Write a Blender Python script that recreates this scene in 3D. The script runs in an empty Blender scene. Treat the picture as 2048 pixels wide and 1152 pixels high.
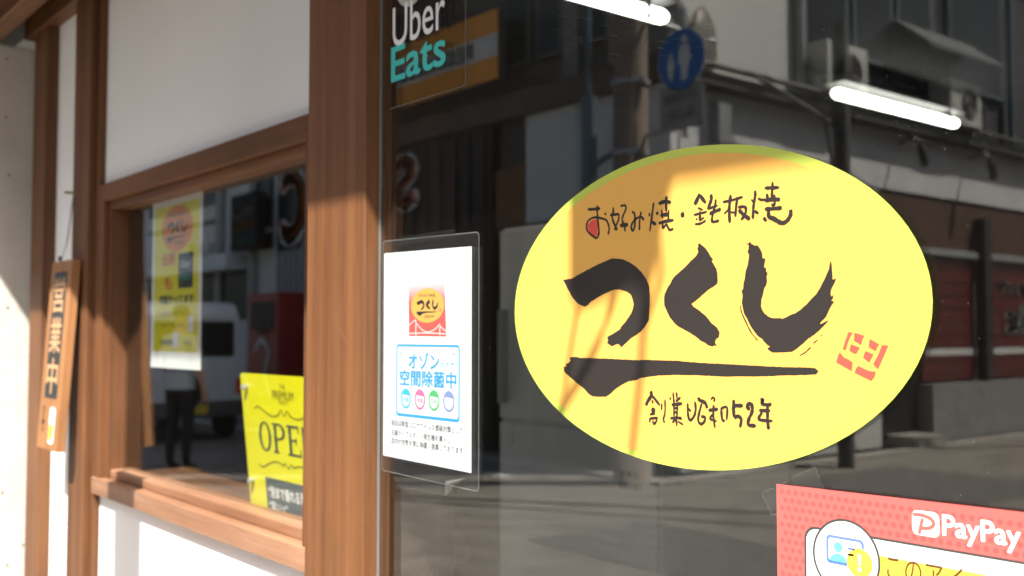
import bpy, math, random
from mathutils import Vector, Matrix
random.seed(7)
SC = bpy.context.scene
COL = SC.collection
R = math.radians

# ------------------------------------------------------------------ camera
CAM = Vector((0, -0.804, 1.45))
F = 2064.0                                   # focal length in photo pixels (2048 wide)
HX, HY = -0.7748, 0.6322                     # horizontal heading
PIT = math.atan(92 / F)
FW = Vector((HX * math.cos(PIT), HY * math.cos(PIT), math.sin(PIT)))
RT = Vector((HY, -HX, 0))
UP = RT.cross(FW)
cd = bpy.data.cameras.new('camera')
cam = bpy.data.objects.new('camera', cd)
COL.objects.link(cam)
m = Matrix((RT, UP, -FW)).transposed().to_4x4()
m.translation = CAM
cam.matrix_world = m
cd.sensor_width = 36
cd.lens = 36 * F / 2048
cd.clip_start = 0.02
cd.clip_end = 500
cd.dof.use_dof = True
cd.dof.focus_distance = 1.02
cd.dof.aperture_fstop = 5.8
cd.dof.aperture_blades = 7
SC.camera = cam

# ------------------------------------------------------------------ light
SUN = Vector((0.8, -1.0, 1.6)).normalized()  # towards the sun
w = bpy.data.worlds.new("World")
SC.world = w
w.use_nodes = True
nt = w.node_tree
bg = nt.nodes['Background']
sky = nt.nodes.new('ShaderNodeTexSky')
sky.sky_type = 'NISHITA'
sky.sun_disc = False
sky.sun_elevation = math.asin(SUN.z)
sky.sun_rotation = math.atan2(SUN.x, SUN.y)
sky.dust_density = 3.5
sky.air_density = 1.0
nt.links.new(sky.outputs[0], bg.inputs[0])
bg.inputs[1].default_value = 0.082
sl = bpy.data.lights.new('sun', 'SUN')
sl.energy = 5.0
sl.angle = R(0.75)
sl.color = (1.0, 0.93, 0.83)
so = bpy.data.objects.new('sun', sl)
COL.objects.link(so)
so.location = SUN * 30
so.rotation_euler = SUN.to_track_quat('Z', 'Y').to_euler()
SC.view_settings.view_transform = 'Standard'
SC.view_settings.look = 'None'
SC.view_settings.gamma = 1
SC.view_settings.exposure = 1.5
SC.view_settings.use_curve_mapping = False
SC.cycles.max_bounces = 10
SC.cycles.transparent_max_bounces = 16
SC.cycles.sample_clamp_indirect = 6

# ------------------------------------------------------------------ helpers
def ray(px, py):
    return FW * F + RT * (px - 1024) + UP * (576 - py)

def P(px, py, Y=0.0):
    """point of the facade plane y=Y seen at a photo pixel"""
    d = ray(px, py)
    return CAM + d * ((Y - CAM.y) / d.y)

def MYp(px, py, Y, g=0.0):
    """point of the street plane y=Y seen mirrored in the glass plane y=g"""
    d = ray(px, py); d.y = -d.y
    o = Vector((CAM.x, 2 * g - CAM.y, CAM.z))
    return o + d * ((Y - o.y) / d.y)

def MXp(px, py, X, g=0.0):
    d = ray(px, py); d.y = -d.y
    o = Vector((CAM.x, 2 * g - CAM.y, CAM.z))
    return o + d * ((X - o.x) / d.x)

_m = {}
def mat(name, col, rough=0.6, spec=0.4, var=0.12, scale=6.0, bump=0.0, bscale=80.0, metal=0.0,
        emit=None, es=0, coat=0.0, stretch=(1, 1, 1)):
    if name in _m: return _m[name]
    M = bpy.data.materials.new(name); M.use_nodes = True
    N = M.node_tree.nodes; L = M.node_tree.links
    b = N['Principled BSDF']
    b.inputs['Roughness'].default_value = rough
    b.inputs['Specular IOR Level'].default_value = spec
    b.inputs['Metallic'].default_value = metal
    b.inputs['Coat Weight'].default_value = coat
    c = (*col, 1)
    tc = N.new('ShaderNodeTexCoord')
    mp = N.new('ShaderNodeMapping'); mp.inputs['Scale'].default_value = stretch
    L.new(tc.outputs['Object'], mp.inputs[0])
    if var > 0:
        n = N.new('ShaderNodeTexNoise'); n.inputs['Scale'].default_value = scale
        n.inputs['Detail'].default_value = 5
        L.new(mp.outputs[0], n.inputs['Vector'])
        mr = N.new('ShaderNodeMapRange')
        mr.inputs['From Min'].default_value = 0.3; mr.inputs['From Max'].default_value = 0.7
        mr.inputs['To Min'].default_value = 1 - var; mr.inputs['To Max'].default_value = 1 + var
        L.new(n.outputs['Fac'], mr.inputs[0])
        mx = N.new('ShaderNodeMix'); mx.data_type = 'RGBA'; mx.blend_type = 'MULTIPLY'
        mx.inputs['Factor'].default_value = 1
        mx.inputs['A'].default_value = c
        L.new(mr.outputs[0], mx.inputs['B'])
        L.new(mx.outputs['Result'], b.inputs['Base Color'])
    else:
        b.inputs['Base Color'].default_value = c
    if bump > 0:
        n2 = N.new('ShaderNodeTexNoise'); n2.inputs['Scale'].default_value = bscale
        n2.inputs['Detail'].default_value = 6
        L.new(mp.outputs[0], n2.inputs['Vector'])
        bp = N.new('ShaderNodeBump'); bp.inputs['Strength'].default_value = bump
        bp.inputs['Distance'].default_value = 0.004
        L.new(n2.outputs['Fac'], bp.inputs['Height'])
        L.new(bp.outputs[0], b.inputs['Normal'])
    if emit:
        b.inputs['Emission Color'].default_value = (*emit, 1)
        b.inputs['Emission Strength'].default_value = es
    _m[name] = M
    return M

def wood(name, col, dark, axis='z', rough=0.55, fine=1.0):
    if name in _m: return _m[name]
    M = bpy.data.materials.new(name); M.use_nodes = True
    N = M.node_tree.nodes; L = M.node_tree.links
    b = N['Principled BSDF']; b.inputs['Roughness'].default_value = rough
    b.inputs['Specular IOR Level'].default_value = 0.35
    tc = N.new('ShaderNodeTexCoord')
    s = {'z': (1, 1, 0.03), 'x': (0.03, 1, 1), 'y': (1, 0.03, 1)}[axis]
    def ns(sc, det, rg=0.5, k=1.0):
        mp = N.new('ShaderNodeMapping'); mp.inputs['Scale'].default_value = tuple(v if v == 1 else v * k for v in s)
        L.new(tc.outputs['Object'], mp.inputs[0])
        n = N.new('ShaderNodeTexNoise'); n.inputs['Scale'].default_value = sc
        n.inputs['Detail'].default_value = det; n.inputs['Roughness'].default_value = rg
        L.new(mp.outputs[0], n.inputs['Vector']); return n
    n1 = ns(28 * fine, 5, 0.6); n2 = ns(260 * fine, 4, 0.7, 1.4); n3 = ns(5, 3, 0.5, 20)
    r = N.new('ShaderNodeValToRGB')
    r.color_ramp.elements[0].position = 0.33; r.color_ramp.elements[0].color = (*dark, 1)
    r.color_ramp.elements[1].position = 0.62; r.color_ramp.elements[1].color = (*col, 1)
    L.new(n1.outputs['Fac'], r.inputs[0])
    def mul(prev, fac, lo, hi):
        mr = N.new('ShaderNodeMapRange'); mr.inputs['From Min'].default_value = 0.3; mr.inputs['From Max'].default_value = 0.7
        mr.inputs['To Min'].default_value = lo; mr.inputs['To Max'].default_value = hi
        L.new(fac, mr.inputs[0])
        mx = N.new('ShaderNodeMix'); mx.data_type = 'RGBA'; mx.blend_type = 'MULTIPLY'; mx.inputs['Factor'].default_value = 1
        L.new(prev, mx.inputs['A']); L.new(mr.outputs[0], mx.inputs['B']); return mx.outputs['Result']
    o = mul(r.outputs[0], n2.outputs['Fac'], 0.84, 1.12)
    o = mul(o, n3.outputs['Fac'], 0.82, 1.12)
    L.new(o, b.inputs['Base Color'])
    bp = N.new('ShaderNodeBump'); bp.inputs['Strength'].default_value = 0.35; bp.inputs['Distance'].default_value = 0.001
    L.new(n2.outputs['Fac'], bp.inputs['Height']); L.new(bp.outputs[0], b.inputs['Normal'])
    _m[name] = M
    return M

def glass_mat(name, ior=1.55, tint=(0.93, 0.95, 0.94), rough=0.0, milk=0.0, smudge=0.0):
    M = bpy.data.materials.new(name); M.use_nodes = True
    N = M.node_tree.nodes; L = M.node_tree.links
    N.remove(N['Principled BSDF'])
    tr = N.new('ShaderNodeBsdfTransparent'); tr.inputs[0].default_value = (*tint, 1)
    gl = N.new('ShaderNodeBsdfGlossy'); gl.inputs['Roughness'].default_value = rough
    gl.inputs['Color'].default_value = (1, 1, 1, 1)
    ge = N.new('ShaderNodeNewGeometry')
    mi = N.new('ShaderNodeMapRange')     # the Fresnel node inverts the index on back faces: hand it the inverse there
    mi.inputs['To Min'].default_value = ior; mi.inputs['To Max'].default_value = 1 / ior
    L.new(ge.outputs['Backfacing'], mi.inputs[0])
    fr = N.new('ShaderNodeFresnel'); L.new(mi.outputs[0], fr.inputs['IOR'])
    mx = N.new('ShaderNodeMixShader')
    L.new(fr.outputs[0], mx.inputs[0]); L.new(tr.outputs[0], mx.inputs[1]); L.new(gl.outputs[0], mx.inputs[2])
    out = mx.outputs[0]
    if milk > 0 or smudge > 0:                     # thin film of dirt or a milky plastic
        df = N.new('ShaderNodeBsdfDiffuse'); df.inputs['Color'].default_value = (0.8, 0.8, 0.78, 1)
        m2 = N.new('ShaderNodeMixShader'); m2.inputs[0].default_value = milk
        if smudge > 0:
            tc = N.new('ShaderNodeTexCoord'); mp = N.new('ShaderNodeMapping'); mp.inputs['Scale'].default_value = (1, 1, .45)
            mp.inputs['Rotation'].default_value = (0, .5, 0)
            L.new(tc.outputs['Object'], mp.inputs[0])
            n1 = N.new('ShaderNodeTexNoise'); n1.inputs['Scale'].default_value = 9; n1.inputs['Detail'].default_value = 8; n1.inputs['Roughness'].default_value = .7
            n2 = N.new('ShaderNodeTexNoise'); n2.inputs['Scale'].default_value = 420; n2.inputs['Detail'].default_value = 2
            for n in (n1, n2): L.new(mp.outputs[0], n.inputs['Vector'])
            a = N.new('ShaderNodeMapRange'); a.inputs['From Min'].default_value = .45; a.inputs['From Max'].default_value = .8
            a.inputs['To Min'].default_value = smudge * .25; a.inputs['To Max'].default_value = smudge
            b = N.new('ShaderNodeMapRange'); b.inputs['From Min'].default_value = .68; b.inputs['From Max'].default_value = .74
            b.inputs['To Max'].default_value = smudge * 4
            L.new(n1.outputs['Fac'], a.inputs[0]); L.new(n2.outputs['Fac'], b.inputs[0])
            ad = N.new('ShaderNodeMath'); ad.operation = 'ADD'; L.new(a.outputs[0], ad.inputs[0]); L.new(b.outputs[0], ad.inputs[1])
            L.new(ad.outputs[0], m2.inputs[0])
        L.new(out, m2.inputs[1]); L.new(df.outputs[0], m2.inputs[2]); out = m2.outputs[0]
    L.new(out, N['Material Output'].inputs['Surface'])
    return M

class MB:
    def __init__(s): s.v = []; s.f = []
    def add(s, vs, fs):
        n = len(s.v); s.v += [Vector(q) for q in vs]; s.f += [tuple(n + i for i in f) for f in fs]; return s
    def box(s, x0, x1, y0, y1, z0, z1):
        x0, x1 = sorted((x0, x1)); y0, y1 = sorted((y0, y1)); z0, z1 = sorted((z0, z1))
        return s.add([(x0, y0, z0), (x1, y0, z0), (x1, y1, z0), (x0, y1, z0), (x0, y0, z1), (x1, y0, z1), (x1, y1, z1), (x0, y1, z1)],
                     [(0, 3, 2, 1), (4, 5, 6, 7), (0, 1, 5, 4), (1, 2, 6, 5), (2, 3, 7, 6), (3, 0, 4, 7)])
    def prism(s, poly, y0, y1):
        """poly in (x,z), extruded in y"""
        n = len(poly)
        vs = [(x, y0, z) for x, z in poly] + [(x, y1, z) for x, z in poly]
        fs = [tuple(range(n)), tuple(range(2 * n - 1, n - 1, -1))] + [(i, i + n, (i + 1) % n + n, (i + 1) % n) for i in range(n)]
        return s.add(vs, fs)
    def flat(s, poly, y):
        return s.add([(x, y, z) for x, z in poly], [tuple(range(len(poly)))])
    def tube(s, pts, r, n=8, caps=True):
        pts = [Vector(p) for p in pts]; rs = r if isinstance(r, (list, tuple)) else [r] * len(pts)
        rings = []
        for i, p in enumerate(pts):
            d = (pts[min(i + 1, len(pts) - 1)] - pts[max(i - 1, 0)]).normalized()
            a = Vector((0, 0, 1)) if abs(d.z) < 0.9 else Vector((1, 0, 0))
            u = d.cross(a).normalized(); v = d.cross(u)
            rings.append([p + (u * math.cos(2 * math.pi * k / n) + v * math.sin(2 * math.pi * k / n)) * rs[i] for k in range(n)])
        vs = [q for rg in rings for q in rg]; fs = []
        for i in range(len(pts) - 1):
            for k in range(n):
                fs.append((i * n + k, i * n + (k + 1) % n, (i + 1) * n + (k + 1) % n, (i + 1) * n + k))
        if caps: fs += [tuple(range(n)), tuple(range(len(vs) - 1, len(vs) - n - 1, -1))]
        return s.add(vs, fs)

def base(o):
    t = Vector((0, 0, 0))
    while o is not None: t += o.location; o = o.parent
    return t

def tag(o, label=None, cat=None, group=None, kind=None):
    if label: o['label'] = label
    if cat: o['category'] = cat
    if group: o['group'] = group
    if kind: o['kind'] = kind
    return o

def obj(name, mb, material, parent=None, local=False, smooth=False, bevel=0, label=None):
    if isinstance(mb, MB):
        off = Vector((0, 0, 0)) if local or parent is None else base(parent)
        me = bpy.data.meshes.new(name)
        me.from_pydata([v - off for v in mb.v], [], mb.f); me.update()
        if smooth:
            for p in me.polygons: p.use_smooth = True
    else: me = mb
    if material and not me.materials: me.materials.append(material)
    o = bpy.data.objects.new(name, me); COL.objects.link(o)
    if parent: o.parent = parent
    if bevel:
        bv = o.modifiers.new('bevel', 'BEVEL'); bv.width = bevel; bv.segments = 2; bv.limit_method = 'ANGLE'
    if label: o['label'] = label
    return o

def thing(name, label, cat, loc=(0, 0, 0), group=None, rot=None):
    o = bpy.data.objects.new(name, None); COL.objects.link(o); o.location = loc
    o.empty_display_size = 0.1
    if rot: o.rotation_euler = rot
    return tag(o, label, cat, group)

def text(name, body, material, parent, x, z, w, h, y, bold=0.0, local=False, mirror=False, label=None):
    """printed lettering filling the box x..x+w, z..z+h on the plane y, read from -y"""
    c = bpy.data.curves.new('t', 'FONT'); c.body = body; c.resolution_u = 4
    c.extrude = 0
    o = bpy.data.objects.new('t', c); COL.objects.link(o)
    dg = bpy.context.evaluated_depsgraph_get()
    me = bpy.data.meshes.new_from_object(o.evaluated_get(dg))
    bpy.data.objects.remove(o); bpy.data.curves.remove(c)
    xs = [v.co.x for v in me.vertices]; ys = [v.co.y for v in me.vertices]
    x0, x1, y0, y1 = min(xs), max(xs), min(ys), max(ys)
    kx = w / (x1 - x0); kz = h / (y1 - y0)
    off = Vector((0, 0, 0)) if local else base(parent)
    for v in me.vertices:
        a = (v.co.x - x0) * kx
        if mirror: a = w - a
        v.co = Vector((x + a, y, z + (v.co.y - y0) * kz)) - off
    if bold > 0:                                   # a heavier face: the glyph outlines repeated a hair apart
        vs = [v.co.copy() for v in me.vertices]; fs = [tuple(p.vertices) for p in me.polygons]
        V_, F_ = [], []
        for k in range(7):
            dx, dz = (0, 0) if k == 6 else (bold * kx * math.cos(k * math.pi / 3), bold * kz * math.sin(k * math.pi / 3))
            n_ = len(V_)
            V_ += [q + Vector((dx, k * 0.00001, dz)) for q in vs]; F_ += [tuple(n_ + i for i in f) for f in fs]
        me = bpy.data.meshes.new(name); me.from_pydata(V_, [], F_)
    me.materials.clear(); me.materials.append(material); me.name = name
    me.update()
    return obj(name, me, None, parent, label=label)

def ell(cx, cz, a, b, n=96, a0=0, a1=2 * math.pi):
    return [(cx + a * math.cos(a0 + (a1 - a0) * i / n), cz + b * math.sin(a0 + (a1 - a0) * i / n)) for i in range(n)]

def rrect(x0, x1, z0, z1, r, n=6, rx=None):
    rx = rx or r; o = []
    for cx, cz, s in ((x1 - rx, z1 - r, 0), (x0 + rx, z1 - r, 1), (x0 + rx, z0 + r, 2), (x1 - rx, z0 + r, 3)):
        for i in range(n + 1):
            t = math.pi / 2 * (s + i / n); o.append((cx + rx * math.cos(t), cz + r * math.sin(t)))
    return o

def ring(mb, outer, inner, y):
    n = len(outer)
    return mb.add([(x, y, z) for x, z in outer] + [(x, y, z) for x, z in inner],
                  [(i, (i + 1) % n, (i + 1) % n + n, i + n) for i in range(n)])

def stroke(mb, pts, w, y, taper=True, rough=0.0):
    """a flat pen stroke of width w in the x,z plane"""
    q = [Vector(p) for p in pts]
    if len(q) > 2:                                            # smooth the path
        s = []
        for i in range(len(q) - 1):
            p0 = q[max(i - 1, 0)]; p1 = q[i]; p2 = q[i + 1]; p3 = q[min(i + 2, len(q) - 1)]
            for k in range(4):
                t = k / 4
                s.append(0.5 * ((2 * p1) + (p2 - p0) * t + (2 * p0 - 5 * p1 + 4 * p2 - p3) * t * t + (3 * p1 - p0 - 3 * p2 + p3) * t ** 3))
        s.append(q[-1]); q = s
    else:
        q = [q[0].lerp(q[1], i / 5) for i in range(6)]
    n = len(q); L = []; Rr = []
    for i, p in enumerate(q):
        d = (q[min(i + 1, n - 1)] - q[max(i - 1, 0)])
        if d.length == 0: d = Vector((1, 0))
        d.normalize(); nrm = Vector((-d.y, d.x))
        ww = w / 2 * (1 + random.uniform(-rough, rough))
        if taper:
            if i == 0: ww *= 0.55
            if i == n - 1: ww *= 0.5
        L.append(p + nrm * ww); Rr.append(p - nrm * ww)
    vs = [(a.x, y, a.y) for a in L] + [(a.x, y, a.y) for a in Rr]
    return mb.add(vs, [(i, i + 1, n + i + 1, n + i) for i in range(n - 1)])

# ------------------------------------------------------------------ materials
W_POST = wood('post wood', (0.190, 0.083, 0.031), (0.108, 0.043, 0.017), 'z')
W_RAIL = wood('rail wood', (0.170, 0.074, 0.028), (0.092, 0.038, 0.015), 'x')
W_OLD = wood('weathered wood', (0.165, 0.072, 0.029), (0.088, 0.036, 0.016), 'z')
W_SILL = wood('sunlit worn sill wood', (0.35, 0.20, 0.125), (0.20, 0.095, 0.05), 'x', rough=0.4)  # worn wood, colour lightened further to carry sun highlights on the sill tops
W_BOARD = wood('signboard wood', (0.36, 0.18, 0.078), (0.27, 0.125, 0.05), 'z', fine=0.8)
W_DARK = wood('dark street wood', (0.055, 0.035, 0.024), (0.028, 0.018, 0.013), 'z')
PLASTER = mat('white plaster', (0.83, 0.855, 0.85), 0.75, 0.2, 0.05, 1.4, 0.25, 45)
CONC = mat('painted concrete', (0.58, 0.56, 0.52), 0.85, 0.2, 0.10, 5, 0.5, 40)
GLASS = glass_mat('window glass', 1.75, smudge=0.0022)
FILM = glass_mat('clear laminate film', 1.5, (0.84, 0.87, 0.89), 0.05, milk=0.014)
TAPE = glass_mat('clear tape', 1.45, (0.86, 0.88, 0.88), 0.12, milk=0.010)
INK = mat('black ink', (0.024, 0.020, 0.019), 0.35, 0.5, 0)
V_OR = mat('orange yellow vinyl', (0.77, 0.43, 0.095), 0.35, 0.4, 0)
V_GR = mat('lime vinyl', (0.50, 0.60, 0.095), 0.35, 0.4, 0)
V_RED = mat('red ink', (0.70, 0.085, 0.062), 0.35, 0.4, 0)
PAPER = mat('white paper', (0.80, 0.81, 0.82), 0.5, 0.3, 0.0)
CYAN = mat('cyan ink', (0.03, 0.33, 0.62), 0.5, 0.3, 0)
GREYINK = mat('grey ink', (0.06, 0.06, 0.065), 0.5, 0.3, 0)
ROADM = mat('asphalt', (0.20, 0.18, 0.155), 0.85, 0.3, 0.25, 3.0, 0.6, 60)
LEDGE_ = mat('banner base', (0.2, 0.2, 0.2), 0.6)
BLK = mat('dark void', (0.012, 0.012, 0.012), 0.7, 0.2, 0)
ALU = mat('aluminium', (0.42, 0.43, 0.44), 0.4, 0.5, 0.05, metal=0.7)
STEEL = mat('galvanised steel', (0.35, 0.36, 0.37), 0.5, 0.5, 0.1, metal=0.5)

# ------------------------------------------------------------------ key planes of the shop front
GL = 0.0                 # big glass
PF = -0.027              # face of the main post
WY = 0.090               # white panels
FY = 0.070               # window frame face
G2 = 0.124               # small window glass
XPR = P(760, 576, 0).x   # right side of the main post
XPL = P(613, 576, PF).x
XF = P(192, 576, FY).x   # outer left of the small window frame
ZT = P(608, 229, FY).z
ZB = P(608, 1144, FY).z
XR = XPR + 2.4           # right end of the shop window
ZWB, ZWT = 0.62, 2.30

# ------------------------------------------------------------------ ground
g = MB().box(-60, 40, -60, 12, -0.25, -0.02)
tag(obj('ground', g, mat('earth', (0.12, 0.11, 0.10), 0.9)), kind='structure')
g = MB().box(-60, 40, -6.55, -0.62, -0.10, 0.0).box(-6.75, -0.2, -45, -6.55, -0.10, 0.0)
tag(obj('road', g, ROADM), kind='structure')
g = MB().box(-60, 40, -0.62, -0.40, -0.1, 0.03).box(-60, -6.78, -6.80, -6.55, -0.1, 0.03).box(-6.98, -6.75, -45, -6.80, -0.1, 0.03)
tag(obj('gutter_kerb', g, mat('gutter concrete', (0.30, 0.28, 0.25), 0.85, var=0.2, scale=8)), kind='structure')
g = MB().box(-60, 40, -0.40, 8, -0.1, 0.04)
tag(obj('pavement', g, mat('pavement concrete', (0.26, 0.25, 0.23), 0.85, var=0.15, scale=5)), kind='structure')
for a, b, c, d in ((-6.2, -4.3, -9.6, -7.6), (-5.6, -2.2, -5.1, -3.9), (-9.5, -7.4, -4.0, -2.6)):
    tag(obj('asphalt_patch', MB().box(a, b, c, d, 0.0, 0.004), mat('patch asphalt', (0.13, 0.12, 0.11), 0.9, var=0.3, scale=9, bump=.5)), kind='structure')
mk = MB().box(-30, 20, -1.45, -1.33, 0.0, 0.004).box(-30, -8.2, -5.9, -5.78, 0.0, 0.004)
tag(obj('road_marking', mk, mat('road paint', (0.6, 0.6, 0.58), 0.7, var=0.2, scale=30)), kind='structure')

# ------------------------------------------------------------------ the shop: shell and interior
XL_IN, XR_IN, YB_IN, ZC = -8.2, 2.6, 6.6, 2.62
sh = thing('shop_building', 'white plastered timber shop front with dark interior behind big window', 'shop', (-1, 0.1, 0))
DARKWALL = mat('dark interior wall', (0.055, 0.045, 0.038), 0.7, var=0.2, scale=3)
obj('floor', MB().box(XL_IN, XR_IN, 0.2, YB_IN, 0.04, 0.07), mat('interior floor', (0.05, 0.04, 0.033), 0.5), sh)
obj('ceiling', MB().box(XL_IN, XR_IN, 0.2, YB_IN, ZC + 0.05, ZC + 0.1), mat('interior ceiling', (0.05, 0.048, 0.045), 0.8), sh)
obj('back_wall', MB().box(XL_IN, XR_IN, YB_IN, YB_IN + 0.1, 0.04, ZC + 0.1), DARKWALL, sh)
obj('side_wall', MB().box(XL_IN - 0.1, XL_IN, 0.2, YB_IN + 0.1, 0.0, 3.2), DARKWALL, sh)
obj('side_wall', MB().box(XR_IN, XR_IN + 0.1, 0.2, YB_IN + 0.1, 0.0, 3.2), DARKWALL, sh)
XPB = P(68, 640, WY).x          # corner with the concrete pilaster
XA0, XA1 = P(147, 300, 0.055).x, P(178, 300, 0.055).x
XB0, XB1 = P(76, 300, 0.055).x, P(90, 300, 0.055).x
# white plaster panels
obj('plaster_panel', MB().box(XF - 0.01, XPR - 0.05, WY, WY + 0.05, ZT - 0.01, 2.62), PLASTER, sh)
obj('plaster_panel', MB().box(XF - 0.01, XPR - 0.05, WY, WY + 0.05, 0.04, ZB + 0.01), PLASTER, sh)
obj('plaster_panel', MB().box(XB1 - 0.02, XA0 + 0.02, WY, WY + 0.05, 0.04, 2.62), PLASTER, sh)
obj('lower_wall', MB().box(XPR - 0.02, XR + 0.6, 0.0, 0.15, 0.04, ZWB), PLASTER, sh)
obj('upper_wall', MB().box(XPR - 0.02, XR + 0.6, 0.0, 0.15, ZWT, 2.9), PLASTER, sh)
obj('end_wall', MB().box(XR, XR + 0.6, -0.02, 0.15, ZWB, ZWT), PLASTER, sh)
obj('lintel', MB().box(-12, XR + 0.6, -0.085, -0.0272, 2.36, 2.58), W_RAIL, sh, bevel=0.004)
obj('cross_rail', MB().box(XPB, XPR - 0.03, 0.045, WY + 0.02, P(104, 35, 0.045).z, P(104, 35, 0.045).z + 0.14), W_RAIL, sh)
obj('wood_post', MB().box(XA0, XA1, 0.055, WY + 0.05, 0.04, 2.40), W_OLD, sh, bevel=0.003)
obj('wood_post', MB().box(XB0 - 0.06, XB1, 0.055, WY + 0.05, 0.04, 2.40), W_OLD, sh, bevel=0.003)
obj('wood_trim', MB().box(XA1, XF - 0.001, 0.075, WY + 0.05, 0.04, 2.40), W_OLD, sh)

mp = thing('timber_post', 'broad reddish brown timber post between small window and big shop window', 'post', (XPR - 0.1, 0, 0.04))
obj('post', MB().box(XPL, XPR, PF, 0.020, 0.04, 2.358), W_POST, mp, bevel=0.0025)
obj('post_rear', MB().box(XPL + 0.03, XPR - 0.035, 0.0205, 0.16, 0.04, 2.6), W_DARK, mp)

pl = thing('concrete_pilaster', 'rough cream painted concrete pilaster at left edge beside wooden posts', 'pilaster', (XPB - 0.2, 0, 0))
cp = MB().box(XPB - 0.6, XPB, -0.045, 0.2, 0.03, 2.359)
obj('pillar', cp, CONC, pl, bevel=0.006)
for px, py in ((18, 350), (12, 235), (14, 118), (15, 615), (4, 985), (45, 1090), (14, 1130)):
    d = ray(px, py); q = CAM + d * ((XPB - CAM.x) / d.x)
    if q.y > -0.04:
        obj('pit', MB().tube([(XPB + 0.0006, q.y, q.z), (XPB + 0.0012, q.y, q.z)], 0.004, 7), mat('pit dark', (0.13, 0.12, 0.11)), pl)


for (a, b), (c, d), w__ in (((673, 648), (695, 688), .0006), ((640, 880), (652, 935), .0005), ((700, 980), (694, 1010), .0007)):
    q, e = P(a, b, PF), P(c, d, PF)
    obj('scratch', MB().flat([(q.x, q.z), (q.x + w__, q.z), (e.x + w__, e.z), (e.x, e.z)], PF - .0004), mat('pale scratch', (0.30, 0.17, 0.10), 0.6), mp)
# ------------------------------------------------------------------ small window
ZTi, ZBi = ZT - 0.046, ZB + 0.043
XFi = XF + 0.046; XRt = XPL + 0.10
sw = thing('small_window', 'small wood framed window in the white wall left of timber post', 'window', ((XF + XPL) / 2, FY, ZB))
obj('head_rail', MB().box(XF, XRt, FY, 0.14, ZTi, ZT), W_RAIL, sw, bevel=0.002)
obj('head_stop', MB().box(XFi, XRt, FY + 0.016, 0.135, ZTi - 0.022, ZTi - 0.0004), W_RAIL, sw, bevel=0.002)
obj('jamb', MB().box(XF, XFi, FY + 0.0004, 0.14, ZBi, ZTi), W_OLD, sw, bevel=0.002)
obj('jamb_stop', MB().box(XFi, XFi + 0.022, FY + 0.016, 0.135, ZBi, ZTi - 0.022), W_OLD, sw, bevel=0.002)
XJ = P(608, 500, FY).x
obj('jamb', MB().box(XJ, XJ + 0.05, FY + 0.0006, 0.14, ZBi, ZTi), W_OLD, sw, bevel=0.002)
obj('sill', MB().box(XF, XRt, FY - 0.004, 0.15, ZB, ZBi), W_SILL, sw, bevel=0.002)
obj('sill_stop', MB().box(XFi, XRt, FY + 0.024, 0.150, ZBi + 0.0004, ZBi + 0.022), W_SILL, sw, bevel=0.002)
obj('inner_sill', MB().box(XF, XPL - .06, 0.151, 0.34, ZB, ZBi + 0.004), W_RAIL, sw)
obj('glass_pane', MB().box(XFi + 0.02, XJ + 0.01, G2, G2 + 0.004, ZBi + 0.02, ZTi - 0.02), glass_mat('small window glass', 1.72), sw)

# ------------------------------------------------------------------ shop window
bw = thing('shop_window', 'large frameless shop window pane with stickers mirroring the street', 'window', ((XPR + XR) / 2, 0, ZWB))
obj('glass_pane', MB().box(XPR + 0.0005, XR, 0.0005, 0.0065, ZWB, ZWT), GLASS, bw)
obj('silicone_bead', MB().box(XPR + 0.0002, XPR + 0.0022, -0.003, 0.0002, ZWB, ZWT), mat('silicone', (0.16, 0.17, 0.17), 0.25, 0.6, 0.1), bw)
obj('bottom_rail', MB().box(XPR, XR, -0.02, 0.03, ZWB - 0.06, ZWB - 0.001), ALU, bw)

# ------------------------------------------------------------------ eave
ev = thing('eave_roof', 'timber eave projecting over the shop front above the frame', 'eave', (-1.5, -0.2, 2.5))
EY, EZ = -0.54, 2.470
sl_ = MB()
sl_.add([(-12, EY, EZ), (3, EY, EZ), (3, 0.3, EZ + 0.22), (-12, 0.3, EZ + 0.22),
         (-12, EY, EZ + 0.05), (3, EY, EZ + 0.05), (3, 0.3, EZ + 0.27), (-12, 0.3, EZ + 0.27)],
        [(0, 1, 2, 3), (7, 6, 5, 4), (0, 4, 5, 1), (1, 5, 6, 2), (2, 6, 7, 3), (3, 7, 4, 0)])
obj('soffit', sl_, W_RAIL, ev)
obj('parapet', MB().box(-12, 3, 0.3, 0.4, 2.6, 3.4), PLASTER, ev)
for i in range(9):
    x = -4.2 + i * 0.6
    rf = MB().add([(x, EY + 0.02, EZ - 0.0), (x + 0.05, EY + 0.02, EZ - 0.0), (x + 0.05, -0.09, EZ + 0.118), (x, -0.09, EZ + 0.118),
                   (x, EY + 0.02, EZ - 0.03), (x + 0.05, EY + 0.02, EZ - 0.03), (x + 0.05, -0.09, EZ + 0.06), (x, -0.09, EZ + 0.06)],
                  [(3, 2, 1, 0), (4, 5, 6, 7), (0, 1, 5, 4), (1, 2, 6, 5), (2, 3, 7, 6), (3, 0, 4, 7)])
    obj('rafter', rf, W_OLD, ev)

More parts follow.
